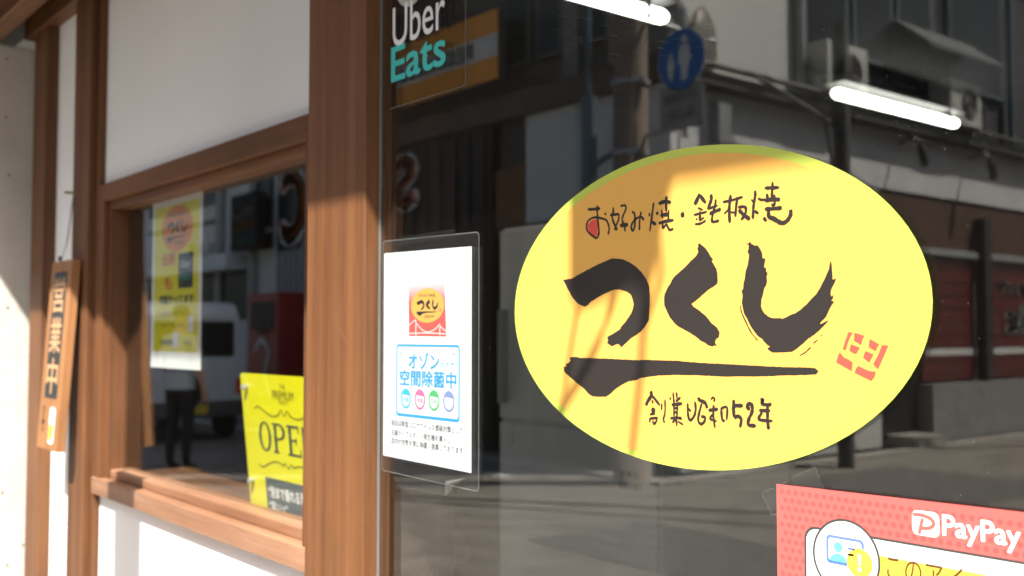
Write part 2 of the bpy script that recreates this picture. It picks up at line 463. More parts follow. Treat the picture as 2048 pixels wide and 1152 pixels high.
# unseen cloth and cords, added and shaped to cast shadows on the oval sticker
def back(px, py, y):
    q = P(px, py, 0); t = (y - q.y) / (SUN.y); return q + SUN * t
hb = thing('shadow_cloth', 'unseen cloth with loose cords added under the eave to shade the oval sticker', 'cloth', back(1230, 400, EY + 0.01))
cl = MB()
cols = [(1143, 585), (1165, 610), (1195, 600), (1230, 575), (1262, 560), (1290, 575), (1305, 560), (1318, 480), (1340, 400)]
top = [back(p, 300, EY + 0.01) for p, _ in cols]; bot = [back(p, q, EY + 0.01) for p, q in cols]
n = len(cols)
cl.add(top + bot, [(i, i + 1, n + i + 1, n + i) for i in range(n - 1)])
clo = obj('cloth', cl, mat('grey cloth', (0.2, 0.2, 0.22), 0.9), hb)
clo.modifiers.new('s', 'SOLIDIFY').thickness = 0.004
for pts, r in (([(1160, 590), (1150, 650), (1135, 740), (1122, 850)], 0.0035),
               ([(1232, 560), (1222, 620), (1195, 690), (1160, 760), (1110, 840)], 0.0060),
               ([(1296, 560), (1288, 640), (1280, 760), (1262, 920)], 0.0048),
               ([(1316, 470), (1322, 560), (1296, 640)], 0.004)):
    obj('cord', MB().tube([back(a, b, EY + 0.01) for a, b in pts], r, 6), mat('cord', (0.1, 0.1, 0.1)), hb)

# unseen banner, added out of frame to cast the shadow on sill and wall
sbx = (P(231, 900, WY).x + P(285, 900, WY).x) / 2; sbw = abs(P(285, 900, WY).x - P(231, 900, WY).x) / 2
dB = 0.50; bx_, by_ = sbx + .8 * dB, WY - dB
nb = thing('shadow_banner', 'unseen upright banner on a pole, added to cast shadow below the small window', 'banner', (bx_, by_, .03))
obj('pole', MB().tube([(bx_ - sbw * .9, by_, .05), (bx_ - sbw * .9, by_, 1.96)], .008, 8), ALU, nb)
obj('cloth', MB().box(bx_ - sbw * .88, bx_ + sbw * .95, by_ - .002, by_ + .002, .35, 1.93), mat('banner cloth', (0.55, 0.10, 0.06), 0.8), nb)
obj('base', MB().box(bx_ - .14, bx_ + .1, by_ - .12, by_ + .12, .04, .09), LEDGE_ , nb, bevel=.01)

# ------------------------------------------------------------------ calligraphy traced as letter shapes
def zp(lst, ox, oy, k):
    return [(ox + a * k, oy + b * k) for a, b in lst]
TSU = zp([(140,313),(185,305),(235,298),(300,258),(380,215),(450,180),(520,145),(600,110),(650,88),(700,90),(770,98),(830,125),(900,170),(960,230),(1010,300),(1042,380),(1050,460),(1050,560),(1045,640),(1040,735),(1000,800),(960,850),(900,895),(850,925),(800,975),(750,1020),(738,995),(722,1010),(730,985),(715,985),(690,990),(655,1008),(625,990),(602,975),(612,945),(603,912),(640,890),(690,860),(730,835),(755,795),(780,770),(815,720),(850,670),(870,620),(880,570),(870,520),(858,480),(830,450),(800,432),(760,422),(730,412),(680,415),(640,430),(570,460),(500,500),(430,545),(405,575),(370,595),(330,580),(290,555),(240,500),(215,455),(185,400),(165,355)], 1100, 500, .191)
KU = zp([(428,78),(470,110),(490,128),(520,170),(545,215),(562,235),(548,250),(570,285),(595,325),(605,375),(607,440),(600,470),(560,500),(525,520),(490,550),(465,570),(430,605),(385,640),(355,662),(375,690),(430,725),(490,775),(520,810),(550,850),(600,890),(625,935),(618,980),(590,1000),(580,1030),(600,1068),(572,1060),(555,1072),(515,1060),(485,1035),(450,1020),(400,980),(350,945),(300,918),(240,885),(195,850),(145,790),(115,725),(92,670),(90,610),(95,570),(125,505),(150,470),(165,435),(190,400),(240,355),(300,300),(345,250),(400,200),(420,165),(410,130),(420,110),(415,95)], 1310, 470, .2083)
SHI = zp([(180,55),(195,80),(230,98),(240,85),(262,110),(280,140),(290,170),(292,205),(318,210),(312,245),(305,285),(322,292),(325,325),(338,335),(328,370),(333,410),(325,445),(308,470),(298,520),(282,570),(278,630),(290,665),(310,695),(340,720),(375,735),(450,735),(465,742),(500,728),(545,705),(580,695),(630,660),(690,605),(745,545),(770,520),(800,470),(825,420),(850,370),(880,300),(895,225),(905,265),(910,340),(912,395),(945,385),(930,425),(905,470),(895,515),(900,545),(920,530),(915,565),(900,580),(928,592),(900,630),(875,680),(850,730),(810,770),(800,790),(880,755),(840,800),(790,850),(750,885),(700,915),(640,970),(590,1010),(550,1035),(480,1040),(380,1042),(345,1020),(335,1000),(360,990),(330,970),(300,940),(290,920),(250,895),(215,850),(180,795),(155,740),(130,700),(115,640),(108,600),(115,530),(105,495),(118,480),(125,420),(135,380),(140,330),(160,265),(170,200),(172,175),(158,150),(168,120),(168,90),(145,72),(170,75)], 1460, 470, .2258)
BAR = zp([(210,103),(300,95),(350,108),(600,118),(900,128),(1180,145),(1280,138),(1700,150),(2048,180)], 1110, 700, .1416) + \
      [(1492,730),(1565,734),(1614,735),(1631,736),(1638,742),(1633,749),(1614,750),(1565,751),(1517,753),(1447,753),(1390,750)] + \
      zp([(1650,352),(1450,362),(1340,375),(1200,400),(1160,425),(1050,440),(950,490),(860,550),(800,610),(725,660),(640,662),(530,652),(480,620),(420,550),(350,495),(260,420),(190,355),(150,325),(130,290),(130,232),(165,235),(155,195),(195,185),(225,150)], 1110, 700, .1416)
STREAK = [(zp([(95,625),(105,680),(140,760),(190,860),(250,935)], 1460, 470, .2258), 2.4),
          (zp([(620,1068),(670,1040),(720,992)], 1460, 470, .2258), 2.2),
          (zp([(745,958),(765,940),(780,930)], 1460, 470, .2258), 2.0),
          (zp([(810,895),(820,885)], 1460, 470, .2258), 1.6)]
T1 = [([(135,485),(220,483),(340,470)],36),([(290,420),(290,520),(305,700),(318,880),(280,965)],30),
      ([(280,965),(200,910),(130,840),(112,770),(130,690),(190,635),(270,615),(350,630),(430,655),(470,720),(487,800),(470,900)],28),([(410,545),(440,575)],26),
      ([(550,450),(555,520),(535,600),(560,700),(600,780),(620,830)],30),([(500,580),(650,560)],36),([(650,560),(640,660),(600,750),(575,830)],28),
      ([(670,430),(745,420),(765,470),(720,580),(700,660),(735,740),(750,850)],27),([(665,750),(800,735)],48),
      ([(860,525),(905,560),(912,700),(900,800),(870,830),(850,760),(890,680),(960,620),(1020,610),(1060,665)],28),([(1015,520),(990,650),(985,830)],26),
      ([(1220,370),(1190,600),(1155,850)],28),([(1150,540),(1150,600)],26),([(1290,530),(1265,570)],38),([(1190,690),(1260,735)],36),
      ([(1300,390),(1410,355),(1505,372)],40),([(1430,265),(1425,400),(1430,520)],36),([(1350,490),(1370,640)],28),([(1330,585),(1470,560)],42),
      ([(1470,490),(1460,670)],28),([(1300,715),(1420,680),(1550,660)],36),([(1370,700),(1375,790),(1430,735),(1480,820),(1545,800)],30),([(1665,585),(1725,560)],56)]
T2 = [([(250,310),(210,400),(165,490)],48),([(240,320),(350,465)],42),([(220,540),(300,580)],26),([(150,660),(370,605)],30),([(255,590),(250,760)],36),
      ([(190,715),(210,740)],22),([(320,700),(250,750)],26),([(170,810),(260,800),(350,750)],26),([(430,320),(440,400),(380,570)],40),([(380,560),(545,500)],28),
      ([(515,400),(500,520),(470,620),(455,765),(570,750)],32),([(410,640),(500,600),(600,560)],38),
      ([(630,445),(760,420),(960,360)],30),([(760,325),(735,560),(745,790)],40),([(650,640),(735,560)],22),([(740,610),(830,620)],22),([(870,360),(850,520),(835,690)],36),
      ([(880,530),(1000,530),(1000,640),(930,740)],34),([(890,570),(980,660),(1080,730)],40),
      ([(1155,260),(1165,320),(1135,520),(1125,725)],34),([(1100,400),(1130,450)],20),([(1150,590),(1220,635)],30),([(1210,385),(1270,410),(1330,400)],26),
      ([(1450,115),(1440,330),(1450,420)],32),([(1320,215),(1560,205)],36),([(1355,310),(1380,450)],34),([(1320,420),(1450,400),(1575,405)],42),([(1480,320),(1482,490),(1430,480)],30),
      ([(1320,560),(1450,555),(1605,540)],40),([(1385,560),(1390,680),(1470,720),(1600,790),(1690,750),(1748,650),(1745,570)],46),([(1300,700),(1350,760)],36)]
T3 = [([(160,90),(175,150),(130,220),(90,300)],42),([(180,150),(300,300)],28),([(180,220),(200,270)],24),([(200,330),(200,430)],56),([(150,430),(230,420)],22),
      ([(150,490),(270,480)],26),([(150,480),(150,550)],22),([(190,520),(215,570),(260,500)],26),([(325,270),(320,365)],24),([(372,210),(372,400),(350,500),(368,550)],22),
      ([(490,105),(505,270)],26),([(540,105),(550,200)],24),([(440,180),(460,215)],22),([(600,180),(530,240)],26),([(470,290),(625,270)],36),([(505,280),(505,470)],22),([(552,280),(548,470)],24),
      ([(490,340),(570,335)],24),([(490,400),(560,395)],22),([(450,485),(560,480),(620,490)],28),([(535,450),(545,600)],26),([(480,550),(530,490)],26),([(560,530),(640,580)],18),
      ([(705,265),(710,430),(740,515),(800,450),(822,350),(810,240)],28),([(710,340),(755,385)],24),([(860,180),(880,220),(960,260),(990,340)],34),
      ([(910,270),(870,420),(860,520),(900,570),(950,530),(955,470),(900,460)],27),
      ([(1045,210),(1075,180),(1100,210),(1085,240)],20),([(1085,290),(1080,400),(1085,500),(1105,625)],25),([(1010,370),(1150,350)],34),([(1085,420),(1030,490),(1130,530)],22),
      ([(1195,330),(1210,500),(1250,520)],28),([(1190,345),(1280,325),(1275,515)],24),
      ([(1380,215),(1375,330),(1385,470)],36),([(1365,300),(1515,300)],34),([(1385,480),(1440,455),(1490,500),(1470,620)],34),
      ([(1620,350),(1580,330),(1590,280),(1640,285),(1650,380),(1600,500),(1595,580),(1705,595)],35),
      ([(1770,215),(1810,215),(1790,270),(1890,290),(1925,265)],30),([(1750,370),(1915,375)],34),([(1765,350),(1785,410),(1745,500),(1950,525)],26),([(1875,270),(1875,500),(1890,650)],33)]
STAMP = [zp(a, 1660, 650, .1128) for a in (
    [(330,125),(410,135),(350,250),(310,370),(285,450),(230,430),(270,300),(300,220)], [(440,135),(620,190),(580,270),(560,355),(500,320),(430,280)],
    [(375,340),(540,400),(510,450),(470,520),(400,490),(350,450)], [(710,245),(885,345),(850,390),(815,465),(690,390)],
    [(630,460),(780,520),(745,590),(705,665),(640,620),(595,580)], [(930,355),(1045,365),(960,560),(860,790),(770,695),(850,550)],
    [(180,480),(250,570),(350,620),(410,665),(395,820),(120,665),(135,580)], [(505,720),(600,770),(700,815),(780,825),(820,820),(800,920),(740,995),(440,845),(470,770)])]
REDFILL = zp([(295,650),(295,900),(250,935),(190,890),(130,800),(135,730),(190,670),(240,650)], 1160, 360, .1215)

# oval in facade coordinates
ex0, ex1 = P(1030, 620, 0).x, P(1866, 620, 0).x
OX, OA = (ex0 + ex1) / 2, (ex1 - ex0) / 2
_t = CAM.y; uo = 1365
OZt, OZb = P(uo, 297, 0).z, P(uo, 936, 0).z
OZ, OB = (OZt + OZb) / 2, (OZt - OZb) / 2

def xz(pt):
    q = P(pt[0], pt[1], 0); return (q.x, q.z)

def logo(parent, cx, cz, a, b, y, inkm, orm, grm, redm, main=True, local=False, dy=0.00012):
    """the oval brush-lettered logo: a,b half sizes"""
    def T(pt):
        x, z = xz(pt); return (cx + (x - OX) / OA * a, cz + (z - OZ) / OB * b)
    if grm: obj('border', MB().flat(ell(cx, cz, a, b), y), grm, parent, local)
    f = 0.957 if grm else 1
    obj('disc', MB().flat(ell(cx, cz - (0.006 * b if grm else 0), a * f, b * (f - 0.002)), y - dy), orm, parent, local)
    for s in (TSU, KU, SHI, BAR):
        q = [T(p) for p in s]
        if main:                              # ragged brush edge
            r2 = []
            for i in range(len(q)):
                p0, p1 = Vector(q[i]), Vector(q[(i + 1) % len(q)])
                r2.append(tuple(p0))
                if (p1 - p0).length > 0.004:
                    nn = int((p1 - p0).length / 0.0022)
                    d = (p1 - p0).normalized(); pn = Vector((-d.y, d.x))
                    for k in range(1, nn):
                        r2.append(tuple(p0.lerp(p1, k / nn) + pn * random.uniform(-0.00022, 0.00022)))
            q = r2
        obj('letter' if s is not BAR else 'brush_underline', MB().flat(q, y - 2 * dy), inkm, parent, local)
    if main:
        for pts, w_ in STREAK:
            obj('brush_streak', stroke(MB(), [T(p) for p in pts], w_ / 1900, y - 2.4 * dy, rough=0.3), inkm, parent, local)
        obj('red_drop', MB().flat([T(p) for p in REDFILL], y - 1.6 * dy), redm, parent, local)
    k1 = a / OA
    for nm, T_, ox, oy, k in (('handwriting', T1, 1160, 360, .1215), ('handwriting', T2, 1370, 350, .1215), ('handwriting', T3, 1280, 770, .1367)):
        mb = MB()
        for i, (pts, w_) in enumerate(T_):
            stroke(mb, [T(p) for p in zp(pts, ox, oy, k)], w_ * 1.42 * k / 1830 * k1, y - (2 + 0.05 * i) * dy, rough=0.16)
        obj(nm, mb, inkm, parent, local)
    mb = MB()
    for s in STAMP: mb.flat([T(p) for p in s], y - 2 * dy)
    obj('seal_stamp', mb, redm, parent, local)

ov = thing('oval_sticker', 'large yellow oval sticker with black brush lettering on the shop window', 'sticker', (OX, 0, OZ - OB))
logo(ov, OX, OZ, OA, OB, -0.0004, INK, V_OR, V_GR, V_RED)

# ------------------------------------------------------------------ laminated notice
def rect_px(x0, y0, x1, y1, Y=0.0, xm=None):
    """facade rectangle from pixel box; heights read at column xm"""
    xm = xm or (x0 + x1) / 2
    return P(x0, 600, Y).x, P(x1, 600, Y).x, P(xm, y1, Y).z, P(xm, y0, Y).z
ln = thing('laminated_notice', 'white laminated notice with blue boxed lettering taped beside the timber post', 'notice', (P(855, 900, 0).x, 0, P(855, 950, 0).z))
YN = -0.0018
x0 = P(768, 600, YN).x; x1 = P(943, 600, YN).x
z1 = P(940, 493, YN).z; z1l = P(768, 507, YN).z; z0 = P(943, 946, YN).z; z0l = P(770, 917, YN).z
pw = x1 - x0; pz = z1 - z0
sk = (z1l - z1)                                    # the sheet hangs slightly askew
def NP(u, v):                                      # u,v 0..1 from lower left of the sheet
    return (x0 + pw * u, z0 + pz * v + sk * (1 - u))
fx0, fx1, fz0, fz1 = -0.01, 1.085, -0.075, 1.062
fo = rrect(fx0, fx1, fz0, fz1, 0.022, rx=0.032)
fi = rrect(fx0 + 0.005, fx1 - 0.005, fz0 + 0.0035, fz1 - 0.0035, 0.018, rx=0.027)
obj('laminate_film', MB().flat([NP(*p) for p in fo], YN - 0.0009), FILM, ln)
obj('film_edge', ring(MB(), [NP(*p) for p in fo], [NP(*p) for p in fi], YN - 0.0012), mat('milky film edge', (0.14, 0.15, 0.155), 0.3, 0.5, 0.2, 60), ln)
obj('paper', MB().prism([NP(0, 0), NP(1, 0), NP(1, 1), NP(0, 1)], YN, YN + 0.0002), PAPER, ln)
def npx(px, py):
    q = P(px, py, YN); return (q.x, q.z)
# picture with sunrise gradient and the oval logo
GRAD = bpy.data.materials.new('poster red fade'); GRAD.use_nodes = True
_N = GRAD.node_tree.nodes; _L = GRAD.node_tree.links
_tc = _N.new('ShaderNodeTexCoord'); _sp = _N.new('ShaderNodeSeparateXYZ'); _L.new(_tc.outputs['Generated'], _sp.inputs[0])
_rp = _N.new('ShaderNodeValToRGB'); _rp.color_ramp.elements[0].position = 0.0; _rp.color_ramp.elements[0].color = (0.75, 0.10, 0.07, 1)
_rp.color_ramp.elements[1].position = 1.0; _rp.color_ramp.elements[1].color = (0.8, 0.7, 0.72, 1)
_e = _rp.color_ramp.elements.new(0.6); _e.color = (0.72, 0.10, 0.10, 1)
_L.new(_sp.outputs['Z'], _rp.inputs[0]); _L.new(_rp.outputs[0], _N['Principled BSDF'].inputs['Base Color'])
obj('picture', MB().flat([npx(817, 562), npx(889, 560), npx(893, 673), npx(818, 672)], YN - 0.0002), GRAD, ln)
lc = P(855, 611, YN)
bridge = MB()
for pts, w_ in (([(818, 652), (830, 640), (832, 645), (845, 660), (858, 664), (872, 657), (879, 649), (880, 652), (893, 663)], .0012),
                ([(832, 641), (832, 672)], .0018), ([(880, 648), (880, 670)], .0018), ([(818, 667), (855, 666), (893, 668)], .0012)):
    stroke(bridge, [npx(*p) for p in pts], w_, YN - 0.0003, taper=False)
obj('bridge_drawing', bridge, PAPER, ln)
la = (P(887, 611, YN).x - P(821, 611, YN).x) / 2
lz = (P(854, 577, YN).z - P(854, 646, YN).z) / 2
logo(ln, lc.x, lc.z, la, lz, YN - 0.0004, INK, V_OR, None, V_RED, main=False, dy=0.00006)
bo = rrect(P(793, 700, YN).x, P(920, 700, YN).x, P(855, 838, YN).z, P(855, 689, YN).z, 0.008)
bxa, bxb, bza, bzb = P(793, 700, YN).x, P(920, 700, YN).x, P(855, 838, YN).z, P(855, 689, YN).z
obj('box_outline', ring(MB(), rrect(bxa, bxb, bza, bzb, 0.006), rrect(bxa + .003, bxb - .003, bza + .0042, bzb - .003, 0.004), YN - 0.0003), CYAN, ln)
def tpx(name, body, material, parent, x0_, y0_, x1_, y1_, Y, bold=0.0, mirror=False, off=0.0003, label=None):
    a, b, c, d = rect_px(x0_, y0_, x1_, y1_, Y)
    return text(name, body, material, parent, a, c, b - a, d - c, Y - off, bold, mirror=mirror, label=label)
tpx('lettering', 'オゾン', CYAN, ln, 818, 706, 879, 738, YN, 0.03)
tpx('lettering', 'の力で', CYAN, ln, 881, 724, 910, 737, YN, 0.012)
tpx('lettering', '空間除菌中', CYAN, ln, 801, 742, 913, 774, YN, 0.028)
for px, py, s_ in ((802, 707, 5), (809, 717, 2.5), (908, 708, 5), (898, 712, 2.5)):
    c_ = P(px, py, YN); k = s_ * 0.00075
    obj('sparkle', MB().flat([(c_.x + (k if i % 2 == 0 else k * .3) * math.cos(i * math.pi / 4), c_.z + (k if i % 2 == 0 else k * .3) * math.sin(i * math.pi / 4)) for i in range(8)], YN - .0003), CYAN, ln)
for i, (px, c_, t_) in enumerate(((812, (0.05, 0.45, 0.75), '除菌'), (840, (0.75, 0.15, 0.32), '消臭'), (868, (0.08, 0.45, 0.16), '花粉'), (898, (0.22, 0.28, 0.55), 'カビ'))):
    q = P(px, 797 + i * 2, YN); mt = mat('bubble %d' % i, c_, 0.4, 0.3, 0)
    obj('bubble', ring(MB(), ell(q.x, q.z, .0132, .0142, 24), ell(q.x, q.z, .0100, .0108, 24), YN - .0003), mt, ln)
    obj('bubble_cap', MB().flat(ell(q.x, q.z + 0.001, .0100, .0100, 14, R(20), R(160)), YN - .00032), mt, ln)
    text('lettering', t_, mt, ln, q.x - .0075, q.z - .005, .015, .0075, YN - .00034)
for ya, body, xe in ((846, '当店は新型コロナウイルス感染対策として', 927), (865, '石窯テーブルオゾン発生機を導入し、', 905), (884, '店内の空気を常に除菌・脱臭しております', 927)):
    tpx('lettering', body, GREYINK, ln, 784, ya + 1, xe, ya + 14, YN, 0.012)
# tape
tp = MB().flat([npx(797, 474), npx(912, 458), npx(915, 474), npx(799, 492)], YN - .0016)
obj('tape', tp, TAPE, ln)
obj('tape', MB().flat([npx(787, 952), npx(800, 975), npx(893, 991), npx(897, 962)], YN - .0016), TAPE, ln)
cr = MB()
cr.add([(*npx(893, 962), 0)[:1] + (YN - .002,) + npx(893, 962)[1:], (npx(937, 956)[0], YN - .006, npx(937, 956)[1]), (npx(912, 972)[0], YN - .003, npx(912, 972)[1]),
        (npx(897, 992)[0], YN - .005, npx(897, 992)[1]), (npx(905, 968)[0], YN - .009, npx(905, 968)[1])], [(0, 1, 4), (1, 2, 4), (2, 3, 4), (3, 0, 4)])
obj('crumpled_tape', cr, glass_mat('crumpled tape', 1.6, (0.8, 0.8, 0.8), 0.2, milk=0.07), ln)

# ------------------------------------------------------------------ delivery sticker at top
ub = thing('delivery_sticker', 'clear delivery service sticker with white and teal words at the top of the window', 'sticker', (P(850, 180, 0).x, 0, P(850, 190, 0).z))
uf = [(P(779, 600, 0).x, P(779, 219, 0).z), (P(931, 600, 0).x, P(779, 219, 0).z), (P(931, 600, 0).x, 2.15), (P(779, 600, 0).x, 2.15)]
xa_, xb_ = P(779, 600, 0).x, P(931, 600, 0).x
obj('clear_film', MB().flat([(xa_, uf[0][1]), (xb_, uf[0][1]), (xb_, 2.15), (xa_, 2.15)], -0.0003), glass_mat('sticker film', 1.12, (0.86, 0.85, 0.84), 0.02), ub)
obj('film_edge', MB().box(xb_ - .0008, xb_, -.0006, -.0003, uf[0][1], 2.15).box(xa_, xb_, -.0006, -.0003, uf[0][1], uf[0][1] + .0008), mat('film edge', (0.17, 0.16, 0.15), 0.3), ub)
UW = mat('white lettering', (0.75, 0.78, 0.80), 0.5, 0.3, 0); UT = mat('teal lettering', (0.06, 0.50, 0.47), 0.5, 0.3, 0)
ax, bx = P(786, 100, 0).x, P(890, 100, 0).x
uz0 = P(786, 92, 0).z; uz1 = P(889, 8, 0).z
text('lettering', 'Uber', UW, ub, ax, (P(795, 93, 0).z + P(885, 57, 0).z) / 2, bx - ax, 0.058, -0.0006, 0.004)
ax, bx = P(784, 100, 0).x, P(891, 100, 0).x
text('lettering', 'Eats', UT, ub, ax, (P(790, 163, 0).z + P(885, 130, 0).z) / 2 , bx - ax, 0.050, -0.0006, 0.016)
cz_ = P(822, -10, 0)
obj('pale_disc', MB().flat(ell(cz_.x, cz_.z + .018, .038, .034, 40), -0.0005), mat('pale disc', (0.42, 0.43, 0.38), 0.4), ub)  # flat pale disc at the top of the film

# ------------------------------------------------------------------ payment poster (bottom right)
YP = -0.0012
def pp(px, py, Y=YP):
    q = P(px, py, Y); return (q.x, q.z)
pt = thing('payment_poster', 'red dotted payment poster with white rounded panel at lower right of the window', 'poster', (pp(1800, 1152)[0], 0, 0.95))
PINK = mat('salmon red print', (0.76, 0.125, 0.115), 0.35, 0.4, 0.03, 30)
DOT = mat('red print dots', (0.74, 0.088, 0.085), 0.35, 0.4, 0)
OUT = mat('dark outline ink', (0.055, 0.06, 0.055), 0.4, 0.3, 0)
BLUE = mat('blue icon ink', (0.12, 0.20, 0.55), 0.4, 0.3, 0)
LBLUE = mat('pale blue icon ink', (0.13, 0.45, 0.62), 0.4, 0.3, 0)
YEL = mat('pale yellow print', (0.80, 0.55, 0.07), 0.4, 0.3, 0)
pxl, pzt = pp(1553, 968)
pxr = P(2400, 1000, YP).x; pzr = pzt - 0.004
pzb = 0.93
obj('sheet', MB().prism([(pxl, pzb), (pxr, pzb), (pxr, pzt + .006), (pxl, pzt)], YP, YP + .0003), PINK, pt)
dots = MB(); r_ = 0.0026
for i in range(90):
    for j in range(40):
        x = pxl + .006 + i * .0075 + (j % 2) * .00375; z = pzt - .006 - j * .0075
        if x < pxr - .01 and z > pzb + .01 and x < P(2300, 1000, YP).x: dots.flat(ell(x, z, r_, r_, 6), YP - .00008)
d_ = obj('printed_dots', dots, DOT, pt); d_['kind'] = 'stuff'
# white rounded panel with outline
qx0, qzt = pp(1609, 1100)[0], P(1760, 1075, YP).z
def panel(x0_, x1_, z0_, z1_, r, mtl, y, nm='panel'):
    return obj(nm, MB().flat(rrect(x0_, x1_, z0_, z1_, r), y), mtl, pt)
panel(qx0, pxr - .02, pzb + .02, qzt, .012, OUT, YP - .00016, 'panel_outline')
panel(qx0 + .0022, pxr - .0222, pzb + .0222, qzt - .0022, .011, PAPER, YP - .00024, 'panel')
yz_ = P(1765, 1112, YP).z
obj('yellow_band', MB().flat([(P(1750, 1100, YP).x, pzb + .03), (pxr - .03, pzb + .03), (pxr - .03, yz_), (P(1750, 1100, YP).x, yz_)], YP - .0003), YEL, pt)
cc = P(1690, 1108, YP); ra = (P(1761, 1100, YP).x - P(1626, 1100, YP).x) / 2; cxm = (P(1761, 1100, YP).x + P(1626, 1100, YP).x) / 2
czm = P(1685, 1037, YP).z - ra * 1.0
obj('icon_outline', MB().flat(ell(cxm, czm, ra, ra, 64), YP - .00036), OUT, pt)
obj('icon_disc', MB().flat(ell(cxm, czm, ra - .0022, ra - .0022, 64), YP - .00044), PAPER, pt)
i0, i1 = P(1653, 1100, YP).x, P(1729, 1100, YP).x; iz1, iz0 = P(1690, 1074, YP).z, P(1690, 1132, YP).z
obj('card_outline', ring(MB(), rrect(i0, i1, iz0, iz1, .004), rrect(i0 + .0025, i1 - .0025, iz0 + .0025, iz1 - .0025, .003), YP - .0005), BLUE, pt)
hp = P(1677, 1094, YP)
obj('person_icon', MB().flat(ell(hp.x, hp.z, .0045, .0045, 20), YP - .0005).flat(ell(hp.x, hp.z - .0135, .009, .0078, 20, 0, math.pi * 1.05), YP - .0005), LBLUE, pt)
hp = P(1702, 1098, YP)
obj('card_lines', MB().box(hp.x - .003, hp.x + .004, YP - .0006, YP - .0005, hp.z - .0008, hp.z + .0012).box(hp.x - .003, hp.x + .003, YP - .0006, YP - .0005, hp.z - .006, hp.z - .004), BLUE, pt)
hp = P(1720, 1126, YP)
obj('warning_dot', MB().flat(ell(hp.x, hp.z, .0125, .0125, 32), YP - .0006), YEL, pt)
obj('exclamation_mark', MB().flat([(hp.x - .0018, hp.z + .007), (hp.x + .0018, hp.z + .007), (hp.x + .0009, hp.z - .002), (hp.x - .0009, hp.z - .002)], YP - .00068).flat(ell(hp.x, hp.z - .0055, .0018, .0018, 12), YP - .00068), PAPER, pt)
def trow(name, body, mtl, xa, xb, base_l, cap, Y, bold):
    """one text line: baseline measured at the left pixel, cap height in metres"""
    a = P(xa, 1000, Y).x; b = P(xb, 1000, Y).x
    return text(name, body, mtl, pt, a, base_l, b - a, cap, Y, bold)
zb_ = P(1885, 1072, YP).z
text('lettering', 'PayPay', PAPER, pt, P(1885, 1000, YP).x, P(1990, 1100, YP).z, P(2039, 1000, YP).x - P(1885, 1000, YP).x, P(1990, 1044, YP).z - P(1990, 1100, YP).z, YP - .0003, 0.024)
g0, g1 = P(1824, 1000, YP).x, P(1878, 1000, YP).x; gz1, gz0 = P(1850, 1022, YP).z, P(1850, 1072, YP).z
obj('logo_tile', MB().flat(rrect(g0, g1, gz0, gz1, .005), YP - .0003), PAPER, pt)
lg = MB()
def lp(u, v): return (g0 + (g1 - g0) * u, gz0 + (gz1 - gz0) * v)
stroke(lg, [lp(0.02, .80), lp(.35, .82), lp(.70, .72), lp(.80, .52), lp(.62, .34), lp(.30, .30)], .0032, YP - .0004)
stroke(lg, [lp(.40, .70), lp(.33, .42), lp(.26, .04)], .0030, YP - .00044)
obj('logo_mark', lg, PINK, pt)
text('lettering', 'このアイ', mat('brown ink', (0.12, 0.05, 0.02), 0.4, var=0), pt, P(1774, 1100, YP).x, P(1800, 1162, YP).z, P(1925, 1000, YP).x - P(1774, 1000, YP).x, .020, YP - .0004, 0.005)

def tape_piece(label, pts):
    mb = MB().flat([pp(*p, 0) for p in pts], -0.0008)
    t = thing('tape_strip', label, 'tape', (pp(*pts[0], 0)[0], 0, pp(*pts[0], 0)[1]), group='clear tape left on the glass')
    obj('tape', mb, TAPE, t)
    ed = MB(); q = [pp(*p, 0) for p in pts]; n_ = len(q)
    for i in range(n_):
        if i == n_ - 1: continue
        a, b = Vector(q[i]), Vector(q[i + 1]); st = int((b - a).length / .0014)
        for k in range(st):
            if random.random() < .55:
                c = a.lerp(b, k / st); ed.flat(ell(c.x + random.uniform(-.0003, .0003), c.y, .0005, .0004, 5), -0.00095)
    obj('worn_edge', ed, mat('worn tape edge', (0.20, 0.21, 0.20), 0.5), t)
tape_piece('clear tape remnant above the red poster corner', [(1568, 966), (1600, 948), (1632, 935), (1650, 982)])
tape_piece('clear tape remnant left of the red poster corner', [(1553, 974), (1523, 985), (1544, 1031), (1556, 1028)])

# ------------------------------------------------------------------ business board
bo_top = P(110, 525, 0.035); 
WBd = P(150, 517, 0.035).x - P(110, 525, 0.035).x
HB = 0.515
bd = thing('wooden_signboard', 'hanging wooden board with carved characters on black and a beer glass picture', 'signboard', (bo_top.x, 0.028, P(130, 521, .03).z), rot=(R(-3.6), 0, 0))
# local: x 0..WBd, z 0..-HB, front face y=0, back y=+t
obj('board', MB().box(0, WBd, 0, 0.024, -HB, 0), W_BOARD, bd, local=True, bevel=0.002)
obj('black_field', MB().box(WBd * .20, WBd * .83, -0.0006, 0, -HB * .73, -HB * .06), mat('black field paint', (0.035, 0.04, 0.042), 0.5), bd, local=True)
GOLD = mat('gold carved letters', (0.55, 0.33, 0.17), 0.5, var=0.1)
for i, ch in enumerate('営業中'):
    z_ = -HB * .275 - i * HB * .215
    text('character', ch, GOLD, bd, WBd * .24, z_, WBd * .54, HB * .185, -0.0012, 0.014, local=True)
for i, ch in enumerate('生ビール'):
    text('lettering', ch, INK, bd, WBd * .18, -HB * .80 - i * HB * .036, WBd * .13, HB * .028, -0.0008, 0.0, local=True)
BEER = mat('beer amber', (0.80, 0.42, 0.03), 0.4, var=0)
obj('beer_picture', MB().flat(rrect(WBd * .56, WBd * .83, -HB * .965, -HB * .775, .012), -0.0008), PAPER, bd, local=True)
obj('beer_fill', MB().flat([(WBd * .585, -HB * .945), (WBd * .76, -HB * .945), (WBd * .79, -HB * .865), (WBd * .585, -HB * .865)], -0.0014), BEER, bd, local=True)
nail = P(146, 386, 0.05)
